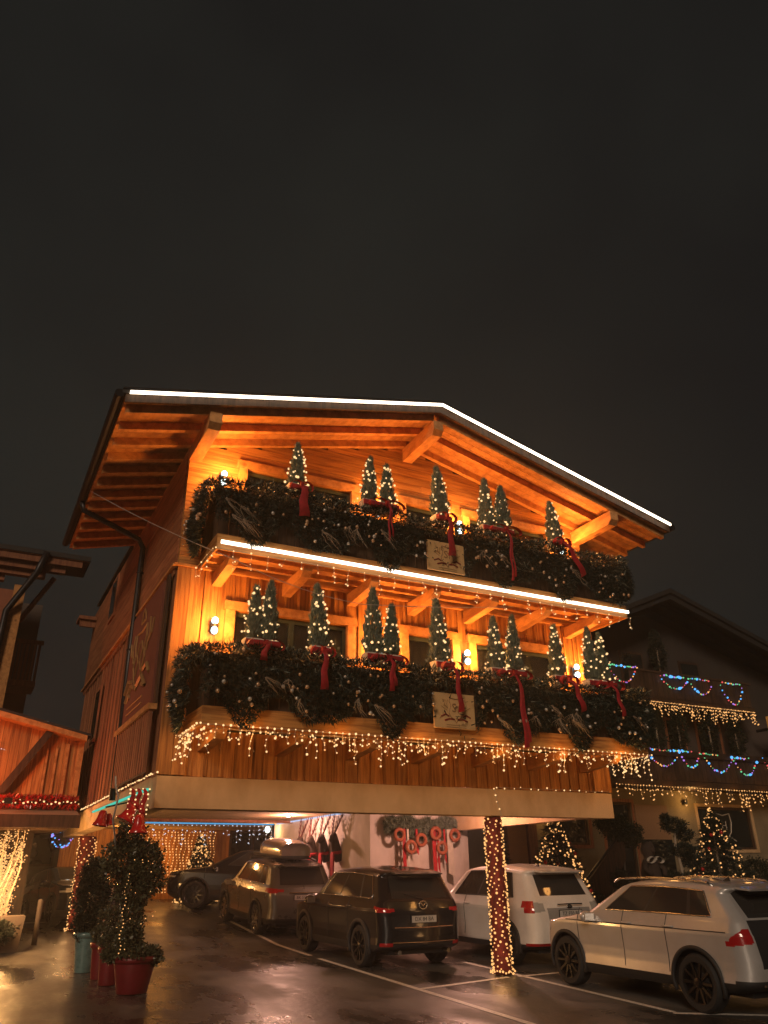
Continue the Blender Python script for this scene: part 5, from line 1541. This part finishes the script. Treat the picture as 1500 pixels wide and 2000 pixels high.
# ------------------------------------------------------------------ hotel at the right
ho = thing('hotel', 'dim hotel with two dark balconies of coloured lights behind the cars at the right', 'hotel', (23, 24, gz(23)))
HY = 21.3; HX0, HX1 = 13.2, 34.0
HOP = [(17.35, 18.75, 2.76, 3.66), (19.45, 20.75, 1.5, 4.12), (23.95, 26.75, 2.62, 4.06), (14.1, 14.9, 1.3, 3.5)]
def wallop(x0, x1, z0, z1, ops, mat):
    return wall_with_openings('wall', x0, x1, z0, z1, ops, HY, HY + .3, mat, ho)
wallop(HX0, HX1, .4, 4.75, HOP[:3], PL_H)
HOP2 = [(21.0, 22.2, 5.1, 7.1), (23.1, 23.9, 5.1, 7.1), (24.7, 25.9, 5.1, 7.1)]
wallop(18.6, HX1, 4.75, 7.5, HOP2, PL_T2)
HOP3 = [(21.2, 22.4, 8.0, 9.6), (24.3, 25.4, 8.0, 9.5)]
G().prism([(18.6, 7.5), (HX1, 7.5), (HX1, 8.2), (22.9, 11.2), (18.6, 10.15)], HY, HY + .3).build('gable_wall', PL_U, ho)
for i, q in enumerate(HOP + HOP2):
    if i == 3: continue
    f = G().box(q[0], q[0] + .08, HY + .04, HY + .16, q[2], q[3]).box(q[1] - .08, q[1], HY + .04, HY + .16, q[2], q[3]).box(q[0] + .08, q[1] - .08, HY + .04, HY + .16, q[3] - .08, q[3]).box(q[0] + .08, q[1] - .08, HY + .04, HY + .16, q[2], q[2] + .07).build('window', W_D, ho)
    G().box(q[0] + .08, q[1] - .08, HY + .09, HY + .11, q[2] + .07, q[3] - .08).build('pane', WGLASS_D, f)
    g = G(); e = .11
    g.box(q[0] - e, q[0] - .002, HY - .035, HY - .003, q[2] - e, q[3] + e).box(q[1] + .002, q[1] + e, HY - .035, HY - .003, q[2] - e, q[3] + e).box(q[0], q[1], HY - .035, HY - .003, q[3] + .002, q[3] + e).box(q[0], q[1], HY - .035, HY - .003, q[2] - e, q[2] - .002)
    g.build('window_trim', W_R if i != 2 else PL_C, ho)
for q in HOP3:
    f = G().box(q[0], q[1], HY - .05, HY - .003, q[2], q[3]).build('window', W_D, ho)
    G().box(q[0] + .1, q[1] - .1, HY - .065, HY - .052, q[2] + .1, q[3] - .1).build('pane', WGLASS_D, f)
# olive and orange pieces seen beside the ribbon column
G().box(13.0, 15.0, HY - .35, HY - .003, .5, 3.9).build('wall_panel', simple('olive_plaster', (.20, .17, .08), .9), ho)
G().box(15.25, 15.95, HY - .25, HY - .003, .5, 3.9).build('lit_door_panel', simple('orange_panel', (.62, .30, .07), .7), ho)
G().box(15.97, 16.3, HY - .35, HY - .003, .5, 3.9).build('timber_post', W_R, ho)
G().box(20.83, 22.35, HY - .10, HY - .003, 1.3, 4.05).build('wall_panel', simple('brown_panel', (.28, .16, .09), .8), ho)
G().box(20.9, 22.3, HY - .16, HY - .104, 1.4, 2.93).build('dark_window', WGLASS_D, ho)
# hotel roof
def hr(x): return 11.6 - .30 * abs(x - 22.7) if x > 22.7 else 11.6 - .42 * abs(x - 22.7)
pts = [(18.2, hr(18.2)), (22.7, 11.6), (34.5, hr(34.5))]
G().prism(pts + [(x, z + .18) for x, z in pts[::-1]], 19.6, 30).build('roof', ROOF, ho)
for k, y in enumerate((19.7, 20.3, 20.9)):
    G().prism([(18.3, hr(18.3) - .2), (22.7, 11.38), (34.4, hr(34.4) - .2), (34.4, hr(34.4) - .02), (22.7, 11.58), (18.3, hr(18.3) - .02)], y, y + .14).build('rafter', ROOF, ho)  # rafters share the roof's near-black, their dimness put into the colour
for zb, xa, xb in ((7.42, 20.3, 26.6), (4.58, 18.9, 33.0)):
    b = G().box(xa, xb, 20.0, HY - .004, zb, zb + .16).build('balcony', W_D, ho)
    n = int((xb - xa) / .22)
    for i in range(n): ub('rail_board', W_D, b, xa + i * .22 + .004, xa + .216 + i * .22, 20.0, 20.04, zb + .18, zb + 1.05)
    ub('hand_rail', W_D, b, xa - .02, xb + .02, 19.96, 20.1, zb + 1.053, zb + 1.13)
ub('flower_trim', W_D, ho, 18.9, 33, 19.9, 19.99, 5.55, 5.75)
# terrace, stairs railing
t = thing('terrace', 'low stone terrace in front of the hotel behind the silver car', 'terrace', (18, 19.8, gz(19)))
G().box(16.9, 34, 18.9, HY - .01, .2, 1.25).build('terrace_wall', STONE, t)
G().box(16.7, 34, 18.8, 18.895, .3, 1.62).build('parapet', PL_H, t)
st = thing('stair_railing', 'dark stair railing rising to the hotel door', 'railing', (16.6, 18.9, 1.0))
G().prism([(15.9, .8), (16.4, .8), (17.6, 2.3), (17.6, 2.75), (17.3, 2.75), (15.9, 1.55)], 18.55, 18.63).build('side_panel', W_D, st)
G().tube([(15.85, 18.59, 1.62), (17.4, 18.59, 2.85)], .035, 6).build('hand_rail', DARKM, st)
G().box(15.9, 16.9, 18.64, 18.79, .6, 1.3).build('step', STONE, st)
# coloured bulbs in festoons
def festoon(x0, x1, z0, dip, n, t, key):
    for i in range(n):
        u = i / (n - 1); x = x0 + (x1 - x0) * u; z = z0 - dip * 4 * u * (1 - u)
        key.append((x, 19.90 + random.uniform(-.03, .03), z + random.uniform(-.02, .02)))
for nm, lab, fs, yy in (('colored_lights', 'coloured bulb festoons on the upper hotel balcony', [(18.9, 20.6, 8.55, 0.02), (19.3, 20.5, 8.4, .45), (21.9, 22.9, 8.40, .02), (21.7, 23.1, 8.35, .42), (23.1, 24.2, 8.4, .0), (23.2, 24.3, 8.2, .35), (24.9, 25.9, 8.42, .03), (24.8, 26.0, 8.3, .70)], 0),
                   ('colored_lights', 'coloured bulb festoons on the lower hotel balcony', [(20.4, 22.6, 5.75, 0.03), (20.4, 22.0, 5.70, .50), (22.0, 23.0, 5.70, .5), (23.0, 23.9, 5.70, .0), (23.2, 24.6, 5.55, .45), (24.6, 25.5, 5.65, .02), (24.7, 25.9, 5.55, .50), (26.3, 27.4, 5.7, .5)], 0)):
    t = thing(nm, lab, 'string lights', (23, 19.9, fs[0][2]), 'coloured light strings on the hotel balconies')
    pts = []; g = G()
    for (a, b, z, dp) in fs:
        st_ = len(pts); festoon(a, b, z, dp, int((b - a) / .085) + 2, t, pts); g.tube(pts[st_:], .006, 3, False)
    g.build('wire', WIRE, t)
    random.shuffle(pts); k = len(pts)
    q = [pts[:int(k * .20)], pts[int(k * .20):int(k * .5)], pts[int(k * .5):int(k * .68)], pts[int(k * .68):int(k * .84)], pts[int(k * .84):]]
    for ps, mt, nm2, rr in zip(q, (BB, BG, BR, BULBO, BP), ('blue_bulbs', 'green_bulbs', 'red_bulbs', 'warm_bulbs', 'purple_bulbs'), (.05, .028, .028, .026, .03)): bulbs(ps, rr, mt, t, nm2)
icicles([((20.4, 19.9, 7.40), (26.4, 19.9, 7.40))], .075, .15, .60, 'dense warm icicle lights under the upper hotel balcony', 'h', BULBO, .021, 1.0, 51, vst=.10)
icicles([((18.9, 19.9, 4.55), (28.5, 19.9, 4.50))], .13, .12, .70, 'warm icicle lights under the lower hotel balcony', 'h', BULBO, .021, 3.2, 52, vst=.12)
# balcony plants: dark columns
for i, (x, z, h) in enumerate(((21.6, 5.7, 1.5), (22.7, 5.7, 1.7), (24.3, 5.7, 1.9), (25.7, 5.7, 1.6), (22.3, 8.6, 1.6))):
    a = thing('conifer', ['dark bushy conifer at the left of the lower hotel balcony', 'dark conifer second from the left on the lower hotel balcony', 'dark broad conifer third from the left on the lower hotel balcony', 'dark conifer at the right of the lower hotel balcony', 'dark conifer above the upper hotel balcony'][i], 'conifer', (x, 20.4, z), 'dark conifers on the hotel balconies')
    blob_leaves([(x, 20.4, z + h * .45, .30, .3, h * .45, 2), (x, 20.4, z + h * .85, .16, .16, h * .22, .7)], 1800, .10, .02, YEW, 'crown', a, 60 + i, .6)
    G().tube([(x, 20.4, z - .4), (x, 20.4, z + h * .6)], .03, 5).build('trunk', TWIG, a)
# lit trees in front of the hotel
fir_tree(15.1, 18.6, gz(18.5) - .1, 3.25, 1.35, 'bushy lit christmas tree left of the hotel stairs, behind the white car', 12000, 520, 71, br=.025, bm=BULBO)
fir_tree(21.0, 18.2, .95, 2.85, 1.4, 'lit christmas tree with red baubles in front of the hotel window', 12000, 340, 72, br=.024, bm=BULBO)
fir_tree(24.6, 18.2, .95, 2.6, 1.0, 'lit christmas tree cut off by the right edge of the view', 5000, 150, 73, br=.021)
t = fir_tree(14.35, 20.2, 1.0, 1.9, .45, 'small dark fir behind the roof of the white car', 2500, 8, 74, br=.014)
# topiary stems, sculpted pine, bear figure, shrubs
a = thing('potted_topiary', 'two thin stemmed dark topiary balls in front of the hotel door', 'topiary', (17.5, 18.6, 1.3))
blob_leaves([(17.35, 18.6, 3.15, .42, .35, .36, 1), (17.9, 18.6, 2.95, .40, .35, .34, 1), (17.0, 18.6, 3.3, .3, .3, .2, .5)], 6500, .08, .016, YEW, 'crown', a, 80)
G().tube([(17.05, 18.6, 1.4), (17.28, 18.6, 3.0)], .028, 6).tube([(17.50, 18.6, 1.4), (17.62, 18.6, 2.9)], .028, 6).build('stem', PL_T, a)
a = thing('cloud_pine', 'dark pine with sculpted tiers left of the lit tree at the window', 'tree', (19.7, 18.4, 1.2))
blob_leaves([(19.25, 18.4, 3.42, .12, .12, .1, .3), (19.55, 18.4, 3.22, .42, .3, .20, 1), (19.95, 18.4, 2.95, .30, .25, .16, .6), (19.75, 18.4, 2.52, .42, .3, .18, 1), (20.1, 18.4, 2.2, .35, .3, .16, .7), (19.5, 18.4, 1.7, .5, .3, .2, .8)], 7500, .09, .012, NEED, 'crown', a, 81, .8)
G().tube([(19.5, 18.4, 1.2), (19.62, 18.4, 2.0), (19.5, 18.4, 2.6), (19.6, 18.4, 3.2)], [.06, .05, .04, .02], 7).build('trunk', TWIG, a)
a = thing('bear_figure', 'brown bear figure with a pale bow standing before the hotel window', 'statue', (18.45, 18.5, 1.45))
g = G().lathe([(.02, 0), (.24, .02), (.27, .2), (.29, .45), (.24, .70), (.17, .82), (.13, .88), (.19, .98), (.21, 1.10), (.16, 1.24), (.02, 1.30)], (18.45, 18.5, 1.45), 16)
g.tube([(18.25, 18.45, 2.2), (18.08, 18.32, 2.0), (18.2, 18.2, 1.85)], [.09, .08, .06], 8).tube([(18.65, 18.45, 2.2), (18.82, 18.32, 2.0), (18.7, 18.2, 1.85)], [.09, .08, .06], 8)
g.ball((18.31, 18.5, 2.70), .06, 8, 6).ball((18.59, 18.5, 2.70), .06, 8, 6).ball((18.45, 18.30, 2.50), .075, 8, 6)
g.build('body', FUR, a, True)
g = G(); bow(g, (18.45, 18.28, 2.28), .62); g.build('bow', WHITEP, a)
for i, (x, z, r) in enumerate(((17.2, 1.75, .32), (19.0, 1.7, .34), (23.0, 1.9, .55), (16.2, 1.0, .5), (26.0, 1.95, .5))):
    a = thing('shrub', ['small clipped shrub at the foot of the topiary', 'small clipped shrub right of the bear figure', 'dark shrub right of the window tree', 'dark shrub at the bottom of the hotel stairs', 'dark shrub at the far right'][i], 'shrub', (x, 18.4, z - r), 'dark shrubs in front of the hotel')
    blob_leaves([(x, 18.5, z, r, r * .8, r * .75, 1)], 2600, .07, .018, YEW, 'leaves', a, 90 + i)
# crest neon in hotel window
t = thing('window_crest', 'pale crest outline shining in the dark hotel window', 'sign', (25.2, HY + .05, 3.3))
cr = [(-.35, .45), (-.4, .15), (-.3, -.2), (0, -.5), (.3, -.2), (.4, .15), (.35, .45), (0, .38), (-.35, .45)]
G().tube([(25.3 + a, HY + .06, 3.40 + b) for a, b in cr], .022, 5).build('crest_outline', WIREW, t)
G().tube([(24.8, HY + .06, 2.95), (25.1, HY + .06, 3.05), (25.3, HY + .06, 2.85), (25.5, HY + .06, 3.05), (25.8, HY + .06, 2.9)], .025, 5).build('ribbon_banner', WIREW, t)
text_mesh('H', .42, 'letter', WIREW, t, Matrix.Translation((25.3, HY + .06, 3.42)) @ Matrix.Rotation(pi / 2, 4, 'X'))
# yellow lit sign box at the right edge
t = thing('sign_box', 'yellow lit sign box at the right edge above the lower balcony', 'sign', (27.2, 19.7, 6.35))
G().box(26.85, 27.7, 19.6, 19.8, 6.40, 7.25).build('light_box', simple('sign_box_yellow', (.72, .42, .12), .6), t)
ub('bracket', DARKM, t, 27.2, 27.3, 19.81, 20.6, 6.8, 6.9)
point_light('lamp_light', (27.2, 19.2, 7.5), 5, (1, .55, .15), t, .1)
# entrance lamps of the hotel: glow over the ground floor wall
def hotel_lamp(x, z, p, lab):
    t = thing('hotel_lamp', lab, 'wall lamp', (x, HY - .1, z), 'wall lamps on the hotel ground floor')
    G().lathe([(.05, -.08), (.07, 0), (.05, .08)], (x, HY - .14, z), 10).build('shade', DARKM, t)
    ub('bracket', DARKM, t, x - .02, x + .02, HY - .13, HY - .02, z - .02, z + .02)
    point_light('lamp_light', (x, HY - .5, z), p, (1, .52, .15), t, .1)
hotel_lamp(16.8, 3.9, 16, 'small wall lamp behind the bushy lit tree')
hotel_lamp(23.3, 4.2, 16, 'small wall lamp between the brown panel and the crest window')

# dark house closing the street behind the left gap
t = thing('back_house', 'dark low house at the end of the gap behind the left parked car', 'house', (1.5, 34, gz(33)))
G().box(-6, 9, 34, 38, .5, 4.6).build('wall', PL_T, t)
G().prism([(-6.4, 4.6), (9.4, 4.6), (1.5, 6.0)], 33.6, 38.2).build('roof', ROOF, t)
for x in (.6, 2.6): 
    f = G().box(x, x + .9, 33.93, 33.99, 2.4, 3.6).build('window', W_D, t)
    G().box(x + .08, x + .82, 33.90, 33.925, 2.48, 3.52).build('pane', WGLASS_D, f)

# thin mist added over the whole place to give lamp glow and lifted blacks
hz_ = G().box(-60, 70, -25, 60, -3.2, 13.2)
hm = bpy.data.materials.new('mist'); hm.use_nodes = True; n_ = hm.node_tree; n_.nodes.clear()
ou = n_.nodes.new("ShaderNodeOutputMaterial"); pv = n_.nodes.new("ShaderNodeVolumePrincipled")
pv.inputs['Color'].default_value = (.92, .92, .92, 1); pv.inputs['Density'].default_value = .003; pv.inputs['Anisotropy'].default_value = .6
n_.links.new(pv.outputs[0], ou.inputs['Volume'])
o = hz_.build('haze', hm); o['kind'] = 'stuff'
